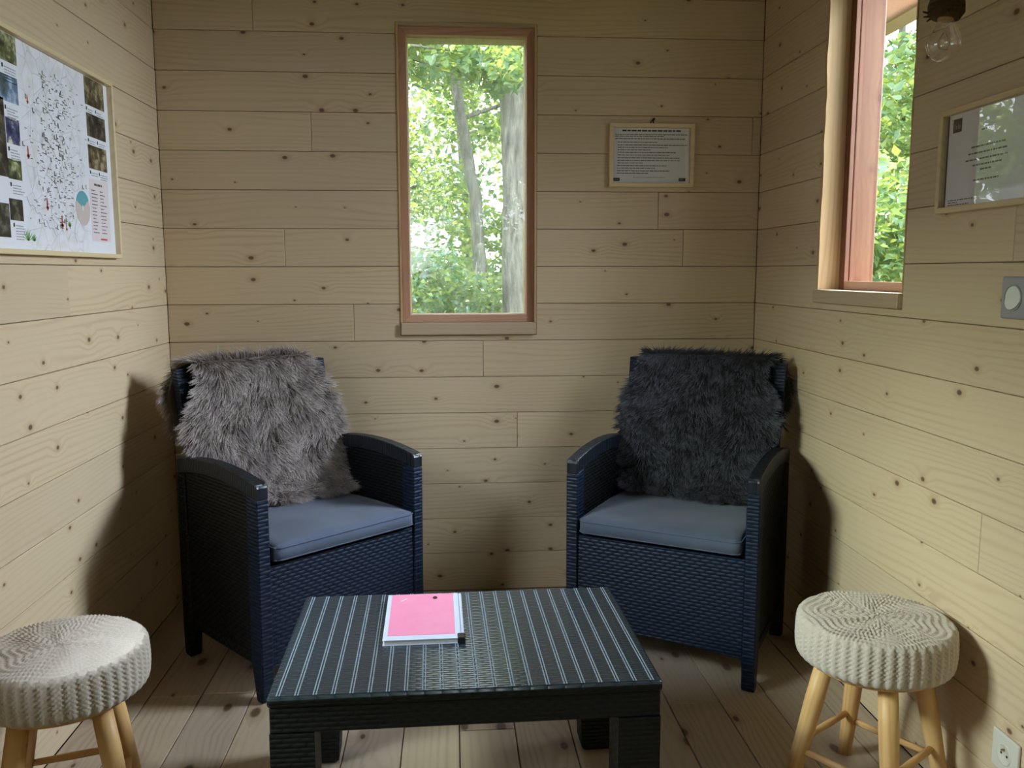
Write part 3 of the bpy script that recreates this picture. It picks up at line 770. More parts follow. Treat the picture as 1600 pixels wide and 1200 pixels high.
def make_cushion(label, pose, u0, u1, dv, twist, seed):
    t = thing('seat_cushion', label, 'cushion', pose[0], pose[1], 'blue-grey seat cushions of the armchairs')
    t.location.z = 0.4055
    bm = bmesh.new(); nu, nv = 26, 22; top, bot = {}, {}
    for i in range(nu + 1):
        for j in range(nv + 1):
            a = i / nu; b = j / nv
            x = u0 + (u1 - u0) * a; y = dv + 0.405 * b
            ed = min(a, 1 - a, b, 1 - b)
            cr = 1.0 - max(0, 1 - ed / 0.06) ** 2
            wob = 0.005 * mnoise.noise(Vector((x * 7 + seed, y * 7, 0)))
            z = 0.040 + 0.010 * cr + wob * cr + 0.004 * math.sin(PI * b)
            k = 0.006 if (i in (0, nu) and j in (0, nv)) else 0.0
            X = x + (k if i == 0 else -k if i == nu else 0); Y = y + (k if j == 0 else -k if j == nv else 0)
            X, Y = X - twist * Y, Y + twist * X
            top[i, j] = bm.verts.new((X, Y, z)); bot[i, j] = bm.verts.new((X, Y, 0.0005 + 0.003 * (1 - cr)))
    for i in range(nu):
        for j in range(nv):
            bm.faces.new((top[i, j], top[i + 1, j], top[i + 1, j + 1], top[i, j + 1]))
            bm.faces.new((bot[i, j], bot[i, j + 1], bot[i + 1, j + 1], bot[i + 1, j]))
    ring = [(i, 0) for i in range(nu)] + [(nu, j) for j in range(nv)] + [(i, nv) for i in range(nu, 0, -1)] + [(0, j) for j in range(nv, 0, -1)]
    rim_t, rim_b = [top[q].co.copy() for q in ring], [bot[q].co.copy() for q in ring]
    for q, r in zip(ring, ring[1:] + ring[:1]):
        bm.faces.new((bot[q], bot[r], top[r], top[q]))
    obj('cover', bm, M['cushion'], t, True)
    for rim, dz in ((rim_t, 0.0), (rim_b, 0.002)):
        pts = [p + Vector((0, 0, dz)) for p in rim] + [rim[0] + Vector((0, 0, dz))]
        obj('piping', path_tube(bmesh.new(), pts, 0.0022, 6), M['piping'], t, True)
    return t
make_cushion('blue-grey cushion on the seat of the left armchair', PL, -0.246, 0.252, -0.012, 0.0, 1.0)
make_cushion('blue-grey cushion on the seat of the right armchair', PR, -0.251, 0.246, -0.010, 0.0, 5.0)

# ------------------------------------------------------------------ fur throws
def interp(tab, s):
    xs = [a[0] for a in tab]
    return [float(np.interp(s, xs, [a[k] for a in tab])) for k in range(1, len(tab[0]))]

# path over the backrest: s, v, z  (s runs up the front, over the top and down behind)
PATH = [(0.00, 0.330, 0.470), (0.06, 0.372, 0.486), (0.12, 0.390, 0.54), (0.50, 0.482, 0.905), (0.53, 0.494, 0.926), (0.56, 0.520, 0.928), (0.585, 0.552, 0.905), (0.80, 0.545, 0.70)]

def fur_throw(label, pose, outline, mats, nhair, seed, name='fur_throw', hlen=0.040, wild=1.0):
    t = thing(name, label, 'throw', pose[0], pose[1], 'fur throws hung over the armchair backs')
    r = np.random.default_rng(seed)
    def surf(s, q):
        v, z = interp(PATH, s); l, rt = interp(outline, s)
        u = l + (rt - l) * (q * .5 + .5)
        over = max(0.0, abs(u) - 0.25)
        v2 = v + (over * 0.35 if s < 0.55 else -over * 0.55) - 0.018 * min(1, (abs(u) / 0.26) ** 2) * (1 if s < .5 else 0)
        return np.array([u, v2, z - over * 0.12])
    ns, nq = 48, 24
    ss = np.linspace(0, 0.80, ns + 1); qs = np.linspace(-1, 1, nq + 1)
    A = np.array([[surf(s, q) for q in qs] for s in ss])
    V = A.reshape(-1, 3); idx = np.arange((ns + 1) * (nq + 1)).reshape(ns + 1, nq + 1)
    F = np.stack([idx[:-1, :-1], idx[:-1, 1:], idx[1:, 1:], idx[1:, :-1]], -1).reshape(-1, 4)
    pel = np_obj('pelt', V, F, mats[0], t, True)
    sm = pel.modifiers.new('thickness', 'SOLIDIFY'); sm.thickness = 0.006; sm.offset = 0.0
    # hairs
    def sample(S_, Q_):
        fi = S_ / 0.80 * ns; i = np.clip(fi.astype(int), 0, ns - 1); a = (fi - i)[:, None]
        fj = (Q_ * .5 + .5) * nq; j = np.clip(fj.astype(int), 0, nq - 1); b = (fj - j)[:, None]
        p = A[i, j] * (1 - a) * (1 - b) + A[i + 1, j] * a * (1 - b) + A[i, j + 1] * (1 - a) * b + A[i + 1, j + 1] * a * b
        ds = A[i + 1, j] - A[i, j]; dq = A[i, j + 1] - A[i, j]
        n = np.cross(dq, ds); n /= np.linalg.norm(n, axis=1)[:, None] + 1e-9
        ds /= np.linalg.norm(ds, axis=1)[:, None] + 1e-9; dq /= np.linalg.norm(dq, axis=1)[:, None] + 1e-9
        return p, n, ds, dq
    nt_ = int(nhair / 14)
    tS = r.uniform(0.0, 0.80, nt_); tQ = r.uniform(-1, 1, nt_)
    wave = np.array([mnoise.noise(Vector((s * 11 + seed, q * 3.2, 0.3))) for s, q in zip(tS, tQ)])
    wave2 = np.array([mnoise.noise(Vector((s * 11 + seed, q * 3.2, 8.3))) for s, q in zip(tS, tQ)])
    ti = np.repeat(np.arange(nt_), 14); n = len(ti)
    Sx = np.clip(tS[ti] + r.normal(0, .0085, n), 0, .80); Qx = np.clip(tQ[ti] + r.normal(0, .032, n), -1, 1)
    p, nn, ds, dq = sample(Sx, Qx); pt, _, _, _ = sample(tS[ti], tQ[ti])
    down = np.where(Sx < 0.53, -1.0, 1.0)[:, None]
    edge = (np.sign(Qx) * np.clip((np.abs(Qx) - 0.55) / 0.45, 0, 1) ** 1.5)[:, None]
    bot = np.clip((0.10 - Sx) / 0.10, 0, 1)[:, None]
    comb = ds * down * (0.75 - 0.25 * np.abs(edge)) + dq * (edge * 1.1 + wild * 0.9 * wave[ti][:, None]) + ds * (wild * 0.55 * wave2[ti][:, None])
    comb += r.normal(0, .16, (n, 3))
    comb /= np.linalg.norm(comb, axis=1)[:, None]
    L = (hlen * r.uniform(0.65, 1.15, n) * (1 + 0.35 * wave2[ti]))[:, None]
    lift = (0.55 + 0.25 * wave[ti])[:, None]
    tt = np.array([0.0, 0.25, 0.5, 0.75, 1.0])
    pts = np.zeros((n, 5, 3))
    for k, u in enumerate(tt):
        pull = (pt - p) * (0.75 * u ** 1.2)
        pts[:, k] = p + nn * L * lift * (u - 0.45 * u * u) + comb * L * (0.25 * u + 0.75 * u * u) + pull
    pts[:, :, 2] = np.maximum(pts[:, :, 2], 0.462)
    hc = bpy.data.hair_curves.new('fur')
    hc.add_curves([5] * n)
    hc.points.foreach_set('position', pts.astype(np.float32).ravel())
    rad = np.tile(np.array([0.0008, 0.00085, 0.00075, 0.0005, 0.00015], np.float32), n)
    at = hc.attributes.get('radius') or hc.attributes.new('radius', 'FLOAT', 'POINT')
    at.data.foreach_set('value', rad)
    hc.materials.append(mats[1])
    o = link('fur', hc, t); o['kind'] = 'stuff'
    return t

fur_throw('taupe brown long-haired fur throw hanging over the back of the left armchair', PL,
          [(0.00, 0.00, 0.235), (0.05, -0.05, 0.25), (0.12, -0.16, 0.235), (0.20, -0.235, 0.245), (0.27, -0.275, 0.285), (0.33, -0.285, 0.275), (0.42, -0.235, 0.225), (0.50, -0.205, 0.190), (0.57, -0.235, 0.190), (0.66, -0.285, 0.22), (0.80, -0.26, 0.22)],
          (M['pelt_brown'], M['fur_brown']), 42000, 3, hlen=0.042)
fur_throw('black fur throw with frosted tips hanging over the back of the right armchair', PR,
          [(0.00, -0.20, 0.15), (0.06, -0.235, 0.20), (0.12, -0.245, 0.215), (0.20, -0.25, 0.225), (0.27, -0.275, 0.255), (0.33, -0.275, 0.265), (0.42, -0.245, 0.225), (0.50, -0.215, 0.205), (0.57, -0.215, 0.235), (0.66, -0.22, 0.28), (0.80, -0.22, 0.25)],
          (M['pelt_black'], M['fur_black']), 42000, 9, hlen=0.034)

# ------------------------------------------------------------------ coffee table
TZ = 0.405
tb = thing('coffee_table', 'low dark rattan coffee table with striped woven top, between the two armchairs', 'table', (-0.047, -1.332, 0.0), math.radians(1.15))
tb.rotation_euler.x = math.radians(-0.4); tb.rotation_euler.y = math.radians(0.12); tb.location.z = 0.0015
hx, hy = 0.384, 0.263
tt = obj('tabletop', box(-hx, hx, -hy, hy, TZ - 0.022, TZ, 0.006, 2), M['wicker_top'], tb)
tt.data.materials.append(M['wicker_black'])
for p in tt.data.polygons: p.material_index = 0 if p.normal.z > 0.3 else 1
for s in (-1, 1):
    obj('apron', box(-hx + 0.004, hx - 0.004, min(s * (hy - 0.004), s * (hy - 0.024)), max(s * (hy - 0.004), s * (hy - 0.024)), 0.330, TZ - 0.0225, 0.002), M['wicker_black'], tb)
    obj('apron', box(min(s * (hx - 0.004), s * (hx - 0.024)), max(s * (hx - 0.004), s * (hx - 0.024)), -hy + 0.0245, hy - 0.0245, 0.330, TZ - 0.0225, 0.002), M['wicker_black'], tb)
for sx in (-1, 1):
    for sy in (-1, 1):
        bm = bmesh.new()
        X0, X1, Y0, Y1 = sx * (hx - 0.003), sx * (hx - 0.088), sy * (hy - 0.003), sy * (hy - 0.088)
        ring = []
        for z, f in ((0.0, 0.018), (0.012, 0.008), (0.16, 0.0), (0.31, 0.0), (0.3295, 0.0)):
            xa, xb = X0 - sx * f * .3, X1 + sx * f; ya, yb = Y0 - sy * f * .3, Y1 + sy * f
            ring.append([bm.verts.new((xa, ya, z)), bm.verts.new((xb, ya, z)), bm.verts.new((xb, yb, z)), bm.verts.new((xa, yb, z))])
        for r0, r1 in zip(ring[:-1], ring[1:]):
            for i in range(4): bm.faces.new((r0[i], r0[(i + 1) % 4], r1[(i + 1) % 4], r1[i]))
        bm.faces.new(ring[0]); bm.faces.new(ring[-1])
        obj('leg', bm, M['wicker_black'], tb)
# raised double cords woven into the top: beaded half-round ridges
nst = 22; V, F = [], []
pitch = 0.0346; L0, L1 = -hy + 0.006, hy - 0.006; nb = 112
sec = [(-0.0017, -0.0006), (-0.0011, 0.0011), (0.0, 0.0017), (0.0011, 0.0011), (0.0017, -0.0006)]
for k in range(nst):
    xc = (k - (nst - 1) / 2) * pitch
    for dx in (-0.0027, 0.0027):
        b0 = len(V)
        for j in range(nb + 1):
            y = L0 + (L1 - L0) * j / nb
            amp = 1.0 if j % 2 else 0.12
            for (a, z) in sec: V.append((xc + dx + a * (0.8 + .2 * amp), y, TZ + (z * amp if z > 0 else z)))
        for j in range(nb):
            for i in range(4):
                q = b0 + j * 5 + i; F.append((q, q + 1, q + 6, q + 5))
o = np_obj('woven_cord', V, F, M['stitch'], tb, True); o['kind'] = 'stuff'

# ------------------------------------------------------------------ pink folder on the table
bk = thing('document_folder', 'pink document folder with white border lying on the dark coffee table', 'folder', (-0.139, -1.250, TZ + 0.0022), math.radians(1.0))
fx, fy = 0.086, 0.132
obj('back_cover', box(-fx, fx, -fy, fy, 0.0, 0.0015, 0.0005), M['folder'], bk)
obj('page_block', box(-fx + 0.004, fx - 0.006, -fy + 0.002, fy - 0.003, 0.0018, 0.011), M['paper'], bk)
obj('front_cover', box(-fx, fx - 0.002, -fy, fy, 0.0113, 0.0128, 0.0006), M['folder'], bk)
obj('cover_sheet', box(-fx + 0.010, fx - 0.014, -fy + 0.022, fy - 0.002, 0.0129, 0.0133), M['pink'], bk)
obj('spine', box(fx - 0.0018, fx + 0.006, -fy + 0.004, fy, 0.0, 0.0125, 0.002), M['folder'], bk)
obj('corner_clip', box(fx - 0.010, fx + 0.0075, -fy - 0.002, -fy + 0.024, -0.0004, 0.0145, 0.002), M['clip'], bk)
bm = lathe([(0, 0.0), (0.0052, 0.0006), (0.004, 0.0028), (0, 0.0036)], 10)
for v in bm.verts: v.co.x *= 1.15; v.co.y *= 1.4
obj('dark_speck', bm, M['leafmark'], bk, True, loc=(0.028, fy - 0.030, 0.0133))
bm = box(-0.011, 0.011, -0.0018, 0.0018, 0, 0.0004)
obj('cover_glint', bm, M['paper'], bk, loc=(-0.047, fy - 0.038, 0.0134), rot=(0, 0, 0.9))  # white glint on the cover, put in as a pale strip

# ------------------------------------------------------------------ crochet stools
def crochet_mesh(R, t):
    """drum cushion with stitched rings on top and ribbed sides"""
    nth = 552; prof = []
    nt = 64
    rr_ = 0.015
    for k in range(nt): prof.append(((R - rr_) * k / nt, t, 'top', k / nt))
    for k in range(9): a = PI / 2 * k / 8; prof.append((R - rr_ + rr_ * math.sin(a), t - rr_ + rr_ * math.cos(a), 'top' if k < 4 else 'side', 1.0))
    for k in range(1, 44): prof.append((R + 0.002 * math.sin(PI * k / 44), t - rr_ - (t - rr_ - 0.02) * k / 44, 'side', k / 44))
    for k in range(7): a = PI / 2 * k / 6; prof.append((R - 0.02 + 0.02 * math.cos(a), 0.02 - 0.02 * math.sin(a), 'side', 1))
    prof.append((R * 0.6, 0.0, 'none', 0))
    th = np.arange(nth) * 2 * PI / nth
    V = [(0, 0, t)]
    s_acc = 0.0; prev = (0.0, t)
    for (r, z, kind, u) in prof[1:]:
        s_acc += math.hypot(r - prev[0], z - prev[1]); prev = (r, z)
        if kind == 'top':
            fan = np.cos(th * 7) * min(1.0, s_acc / 0.05)
            rings = np.sin(2 * PI * (s_acc / 0.0165 + 0.45 * fan))
            nsp = 14 + 16 * int(s_acc / 0.0248)
            cell = np.sin(th * nsp + (math.floor(s_acc / 0.0165) % 2) * PI)
            lobe = np.sin(th * 6 + 0.7 * math.floor(s_acc / 0.0165))
            d = 0.0014 * rings + 0.0022 * cell * (0.6 + 0.4 * lobe) * (0.4 + 0.6 * abs(rings))
            V += [(r * c, r * s, z + dd) for c, s, dd in zip(np.cos(th), np.sin(th), d)]
        elif kind == 'side':
            rib = np.sin(th * 46)
            cells = np.sin(th * 92 + 0.6) * math.sin(2 * PI * z / 0.0105)
            d = 0.0018 * np.sign(rib) * np.abs(rib) ** .6 + 0.0019 * cells * (0.35 + 0.65 * (rib < 0.2))
            V += [((r + dd) * c, (r + dd) * s, z) for c, s, dd in zip(np.cos(th), np.sin(th), d)]
        else:
            V += [(r * c, r * s, z) for c, s in zip(np.cos(th), np.sin(th))]
    V.append((0, 0, 0.0))
    nr = len(prof) - 1; F = []
    i = np.arange(nth); j = (i + 1) % nth
    for k in range(nr - 1):
        a = 1 + k * nth; b = a + nth
        F.append(np.stack([a + i, b + i, b + j, a + j], 1))
    F = np.concatenate(F)
    tri = [(0, 1 + q, 1 + (q + 1) % nth, 1 + (q + 1) % nth) for q in range(nth)]
    return V, F

def make_stool(label, x, y, h, rot):
    t = thing('crochet_stool', label, 'stool', (x, y, 0.0), rot, 'crochet-topped stools')
    R, th_ = 0.168, 0.100
    V, F = crochet_mesh(R, th_)
    V = np.array(V); V[:, 2] += h - th_
    o = np_obj('crochet_cushion', V, F, M['crochet'], t, True)
    # centre cap
    bm = lathe([(0.006, h - 0.001), (0.0, h + 0.001)], 12)
    cb = obj('centre_stitch', bm, M['crochet'], t, True)
    obj('seat_board', lathe([(0, h - th_ - 0.012), (R - 0.03, h - th_ - 0.012), (R - 0.026, h - th_ - 0.008), (R - 0.03, h - th_ + 0.004), (0, h - th_ + 0.004)], 40), M['stool_wood'], t, True)
    tops, feet = [], []
    for k in range(4):
        a = PI / 2 * k
        p0 = Vector((math.cos(a) * 0.105, math.sin(a) * 0.105, h - th_ - 0.0125)); p1 = Vector((math.cos(a) * 0.175, math.sin(a) * 0.175, 0.0))
        ax = (p1 - p0); Lg = ax.length
        bm = path_tube(bmesh.new(), [(0, 0, 0), (0, 0, -Lg * .3), (0, 0, -Lg * .75), (0, 0, -Lg)], [0.0205, 0.0215, 0.018, 0.0155], 18)
        q = Vector((0, 0, -1)).rotation_difference(ax.normalized())
        lo = obj('leg', bm, M['stool_wood'], t, True, loc=p0); lo.rotation_mode = 'QUATERNION'; lo.rotation_quaternion = q
        tops.append(p0); feet.append(p1)
    for k in range(4):
        f = 0.60 if k % 2 == 0 else 0.68
        a = tops[k].lerp(feet[k], f); b = tops[(k + 1) % 4].lerp(feet[(k + 1) % 4], f)
        L = (b - a).length
        bm = path_tube(bmesh.new(), [(0, 0, 0), (0, 0, L * .5), (0, 0, L)], [0.007, 0.0085, 0.007], 10)
        so_ = obj('stretcher', bm, M['stool_wood'], t, True, loc=a); so_.rotation_mode = 'QUATERNION'; so_.rotation_quaternion = Vector((0, 0, 1)).rotation_difference((b - a).normalized())
    return t
st_r = make_stool('cream crochet-topped wooden stool beside the right wall', 0.885, -1.367, 0.433, math.radians(80))
st_l = copy_tree(st_r)
st_l.location = (-0.891, -1.382, 0.0); st_l.rotation_euler.z = math.radians(62)
st_l['label'] = 'cream crochet-topped wooden stool beside the left wall'

# ------------------------------------------------------------------ flat print helpers
def quads(name, rects, mat, parent, y=-0.0, kind=None, skew=0.0):
    """thin printed marks: rects (x0,x1,z0,z1) on the local plane y"""
    V, F = [], []
    for (a, b, c, d) in rects:
        n = len(V); V += [(a, y, c), (b, y, c), (b + skew, y, d), (a + skew, y, d)]; F.append((n, n + 1, n + 2, n + 3))
    o = np_obj(name, V, F, mat, parent)
    if kind: o['kind'] = kind
    return o

def words_in(x0, x1, z, h, r, wmin=0.004, wmax=0.016, gap=0.0022):
    out = []; x = x0
    while x < x1 - 0.002:
        w_ = min(r.uniform(wmin, wmax), x1 - x); out.append((x, x + w_, z - h / 2, z + h / 2)); x += w_ + gap
    return out

def frame_rails(parent, x0, x1, z0, z1, wd, y0, y1, mat):
    mitred(parent, 'frame_rail', mat, mat, x0, x1, z0, z1, wd, y0, y1, 0.0012)

# ------------------------------------------------------------------ notice on the back wall
r_ = random.Random(4)
nt_th = thing('framed_notice', 'framed white notice of printed rules hanging on the back wall beside the window', 'picture', (0.669, 0.0, 1.6265), math.radians(0.0))
fw, fh = 0.156, 0.1125
frame_rails(nt_th, -fw, fw, -fh, fh, 0.015, -0.019, -0.0015, M['frame_wood'])
obj('backing', box(-fw + 0.004, fw - 0.004, -0.005, -0.0015, -fh + 0.004, fh - 0.004), M['paper'], nt_th)
obj('sheet', box(-0.1445, 0.1425, -0.0062, -0.0052, -0.0985, 0.1005), M['paper'], nt_th)
pxx = lambda q: -0.1435 + (q - 305) / 970 * 0.286
pzz = lambda q: 0.1005 - (q - 320) / 700 * 0.199
lines = [(413, 335, 1240), (435, 335, 955), (465, 335, 1220), (508, 370, 860), (543, 370, 1240), (573, 370, 995), (603, 370, 780), (635, 370, 1095), (668, 370, 1015),
         (703, 370, 1145), (735, 370, 1145), (767, 370, 690), (800, 365, 980), (832, 365, 840), (865, 365, 1025), (895, 365, 765)]
R = []
for q, a, b in lines: R += words_in(pxx(a), pxx(b), pzz(q), 0.0030, r_)
quads('text_lines', R, M['ink'], nt_th, -0.0065, 'stuff')
quads('heading', words_in(pxx(425), pxx(1155), pzz(365), 0.0058, r_, 0.008, 0.02, 0.003), M['ink_dark'], nt_th, -0.0065, 'stuff')
quads('footer_line', words_in(pxx(565), pxx(970), pzz(945), 0.002, r_), M['ink_soft'], nt_th, -0.0065, 'stuff')
for a, b in ((315, 400), (1140, 1225)):
    lg = quads('logo', [(pxx(a), pxx(b), pzz(992), pzz(953))], M['ink_dark'], nt_th, -0.0066)
    quads('logo_lettering', [(pxx(a + 14 + 12 * k), pxx(a + 20 + 12 * k), pzz(980 - (k % 2) * 4), pzz(966 - (k == 1) * 6)) for k in range(5)], M['ink_soft'], lg, -0.0069, 'stuff')
obj('glass', box(-0.1415, 0.1415, -0.0086, -0.0082, -0.098, 0.098), M['picture_glass'], nt_th)
bm = path_tube(bmesh.new(), [(-0.006, -0.006, 0.110), (-0.004, -0.008, 0.120), (0.004, -0.007, 0.124), (0.006, -0.004, 0.116), (0.002, -0.006, 0.110)], 0.0022, 6)
obj('hanging_string', bm, M['string'], nt_th, True)
bm = bmesh.new(); tube(bm, (0.006, 0.001, 0.127), (0.006, -0.010, 0.129), 0.0035, 0.0042, 8)
obj('nail', bm, M['string'], nt_th, True)

# ------------------------------------------------------------------ framed map on the left wall
mp = thing('framed_map', 'large framed illustrated map with small photos hanging on the left wall', 'picture', (-HW, 0, 0), PI / 2)
mx0, mx1, mz0, mz1 = -1.34, -0.455, 1.250, 1.762
frame_rails(mp, mx0, mx1, mz0, mz1, 0.012, -0.022, -0.0015, M['frame_wood'])
obj('map_sheet', box(mx0 + 0.008, mx1 - 0.008, -0.006, -0.002, mz0 + 0.008, mz1 - 0.008), M['map_sheet'], mp)
y0 = -0.0065
def photo(a, b, c, d, m, y=y0, rnd=True):
    obj('printed_photo', box(a, b, y, y + 0.0003, c, d), PH[m], mp)
photo(-0.626, -0.493, 1.672, 1.748, 4); photo(-0.624, -0.494, 1.586, 1.650, 3); photo(-0.626, -0.497, 1.498, 1.563, 4)
photo(-1.130, -1.003, 1.685, 1.748, 0); photo(-1.135, -1.008, 1.595, 1.655, 1); photo(-1.076, -1.013, 1.502, 1.560, 2); photo(-1.080, -1.017, 1.422, 1.467, 0); photo(-1.086, -1.024, 1.328, 1.377, 3)
photo(-1.145, -1.079, 1.424, 1.600, 3); photo(-1.150, -1.089, 1.288, 1.364, 3)
# two columns of captions
R = []; RD = []
def caption(x, z, n, wd, dot=True):
    if dot: RD.append((x, x + 0.006, z - 0.003, z + 0.006))
    for k in range(n): R.extend(words_in(x + 0.010, x + 0.010 + wd * r_.uniform(.6, 1.0), z - k * 0.0062, 0.0020, r_, 0.003, 0.009, 0.0014))
for x, z, n, wd in [(-0.622, 1.660, 5, .042), (-0.560, 1.660, 6, .05), (-0.622, 1.574, 4, .042), (-0.560, 1.574, 5, .05), (-0.622, 1.486, 2, .045), (-0.560, 1.486, 3, .055),
                    (-1.075, 1.672, 6, .06), (-1.075, 1.580, 5, .058), (-1.072, 1.488, 5, .05), (-1.075, 1.408, 4, .06), (-1.075, 1.316, 6, .055), (-1.13, 1.672, 5, .04), (-1.13, 1.580, 5, .04)]:
    caption(x, z, n, wd)
quads('captions', R, M['ink_soft'], mp, y0, 'stuff')
quads('caption_markers', RD, M['ink_dark'], mp, y0 - .0002, 'stuff')
# legend panel with two columns
obj('legend_panel', box(-0.632, -0.500, y0, y0 + 0.0003, 1.296, 1.470), M['ink_pink'], mp)
R = []
for col_x in (-0.622, -0.563):
    for k in range(13): R.extend(words_in(col_x, col_x + r_.uniform(.022, .046), 1.438 - k * .0098, 0.0026, r_, .003, .01, .0015))
R.extend(words_in(-0.60, -0.545, 1.455, 0.006, r_, .01, .02, .003))
quads('legend_text', R, M['ink'], mp, y0 - .0003, 'stuff')
quads('legend_stamp', [(-0.575, -0.528, 1.300, 1.305)], M['ink_red'], mp, y0 - .0003)
# scattered place marks, names, the river and roads
R = []; R2 = []
for k in range(420):
    u = min(1, max(0, r_.gauss(.52, .2))); v = r_.random()
    x = -1.005 + u * .36; z = 1.315 + v * .385
    if z < 1.43 and x > -0.75: continue
    wd = r_.uniform(.003, .016)
    (R if r_.random() < .55 else R2).append((x, x + wd, z, z + r_.uniform(.0015, .0032)))
    if r_.random() < .16: R.append((x, x + .005, z + .003, z + .011))
quads('place_names', R, M['ink_mid'], mp, y0, 'stuff'); quads('faint_place_names', R2, M['ink_soft'], mp, y0, 'stuff')
def river(pts, wd):
    V, F = [], []
    for k in range(len(pts)): V += [(pts[k][0] - wd, y0, pts[k][1]), (pts[k][0] + wd, y0, pts[k][1] + wd * .5)]
    for k in range(len(pts) - 1): F.append((2 * k, 2 * k + 1, 2 * k + 3, 2 * k + 2))
    np_obj('river_line', V, F, M['ink_soft'], mp)
river([(-0.845 + .03 * math.sin(k * .8) - .0009 * k + .008 * math.sin(k * 2.3), 1.300 + k * .0115) for k in range(34)], .0009)
river([(-1.01 + k * .0085, 1.385 - k * .0045 + .006 * math.sin(k * 1.7)) for k in range(19)], .0008)
river([(-0.81 + k * .011, 1.452 + .004 * math.sin(k * 1.9) + k * .0015) for k in range(15)], .0008)
river([(-0.735 - .012 * math.sin(k * .5), 1.285 + k * .009) for k in range(9)], .0008)
# the inset disc
def disc(name, cx, cz, rx, a0, a1, mat, y):
    n = 30; V = [(cx, y, cz)] + [(cx + rx * math.cos(a0 + (a1 - a0) * k / n), y, cz + rx * math.sin(a0 + (a1 - a0) * k / n)) for k in range(n + 1)]
    F = [(0, k, k + 1) for k in range(1, n + 1)]
    return np_obj(name, V, F, mat, mp)
disc('inset_disc', -0.684, 1.382, 0.046, 0, 2 * PI, M['ink_beige'], y0)
disc('inset_sector', -0.684, 1.384, 0.0455, 0.55, 2.75, M['ink_teal'], y0 - .0002)
quads('inset_mark', [(-0.690, -0.682, 1.376, 1.390)], M['paper'], mp, y0 - .0004)
def tuft(x, z, s):
    V, F = [], []
    for k in range(7):
        a = PI * (0.12 + 0.76 * k / 6); n = len(V); c, s_ = math.cos(a), math.sin(a)
        V += [(x - .002, y0, z), (x + .002, y0, z), (x + c * s + .001, y0, z + s_ * s), (x + c * s * .6 - .003, y0, z + s_ * s * .6)]; F.append((n, n + 1, n + 2, n + 3))
    np_obj('printed_plant', V, F, M['ink_green'], mp)
tuft(-1.008, 1.283, .030); tuft(-0.979, 1.283, .018); tuft(-0.775, 1.328, .016)
for x, z, s in [(-0.900, 1.362, 1.0), (-0.823, 1.322, 1.1), (-0.798, 1.316, .7), (-0.982, 1.478, 1.0), (-0.966, 1.608, .7)]:
    quads('printed_figure', [(x, x + .007 * s, z, z + .024 * s), (x - .003 * s, x + .011 * s, z + .004 * s, z + .010 * s), (x + .001, x + .006 * s, z + .024 * s, z + .030 * s)], M['ink_red'], mp, y0)

# ------------------------------------------------------------------ framed letter on the right wall
fl = thing('framed_letter', 'framed white letter with black square logo on the right wall, mirroring the window', 'picture', (HW, 0, 0), -PI / 2)
lx0, lx1, lz0, lz1 = 1.207, 1.532, 1.340, 1.570
frame_rails(fl, lx0, lx1, lz0, lz1, 0.013, -0.020, -0.0015, M['frame_wood'])
obj('backing', box(lx0 + 0.004, lx1 - 0.004, -0.005, -0.0015, lz0 + 0.004, lz1 - 0.004), M['pine_backing'], fl)
sx0, sx1, sz0, sz1 = lx0 + 0.020, lx1 - 0.012, lz0 + 0.012, lz1 - 0.012
obj('sheet', box(sx0, sx1, -0.0062, -0.0052, sz0, sz1), M['paper'], fl)
wl, hl = sx1 - sx0, sz1 - sz0
lg = quads('logo', [(sx0 + .05 * wl, sx0 + .165 * wl, sz1 - .20 * hl, sz1 - .055 * hl)], M['ink_dark'], fl, -0.0065)
quads('logo_lettering', [(sx0 + (.07 + .022 * k) * wl, sx0 + (.078 + .022 * k) * wl, sz1 - .165 * hl, sz1 - (.105 + .02 * (k % 2)) * hl) for k in range(4)], M['ink_soft'], lg, -0.0068, 'stuff')
R = []
for v, wd, c in [(.235, .13, .48), (.40, .40, .50), (.465, .46, .50), (.53, .50, .49), (.59, .34, .50), (.64, .13, .49), (.745, .30, .50)]:
    R += words_in(sx0 + (c - wd / 2) * wl, sx0 + (c + wd / 2) * wl, sz1 - v * hl, .0034, r_)
for v, wd in [(.925, .32), (.95, .13), (.975, .27)]: R += words_in(sx0 + .04 * wl, sx0 + (.04 + wd) * wl, sz1 - v * hl, .0024, r_)
quads('text_lines', R, M['ink'], fl, -0.0065, 'stuff')
obj('glass', box(lx0 + 0.010, lx1 - 0.010, -0.0092, -0.0088, lz0 + 0.010, lz1 - 0.010), M['picture_glass'], fl)

# ------------------------------------------------------------------ switch and outlet on the right wall
sw = thing('light_switch', 'grey light switch with round white rocker on the right wall under the framed letter', 'switch', (HW, -1.496, 1.155), -PI / 2)
obj('plate', box(-0.040, 0.040, -0.009, -0.0005, -0.043, 0.043, 0.005, 3), M['switch_plate'], sw, True)
obj('collar', (lambda b: (bmesh.ops.rotate(b, verts=b.verts[:], cent=(0, 0, 0), matrix=Matrix.Rotation(PI / 2, 3, 'X')), b)[1])(lathe([(0.0275, 0.009), (0.0275, 0.0115), (0.0245, 0.0115), (0.0245, 0.009)], 36)), M['switch_plate'], sw)
def half_disc(up):
    n = 18; bm = bmesh.new(); r = 0.0235
    pts = [(r * math.cos(PI * k / n), (1 if up else -1) * r * math.sin(PI * k / n)) for k in range(n + 1)]
    f = [bm.verts.new((p[0], -0.0095 - (0.006 * abs(p[1]) / r if not up else 0.001), p[1])) for p in pts]
    b = [bm.verts.new((p[0], -0.009, p[1])) for p in pts]
    bm.faces.new(f); bm.faces.new(b[::-1])
    for i in range(n + 1):
        j = (i + 1) % (n + 1); bm.faces.new((f[i], f[j], b[j], b[i]))
    return bm
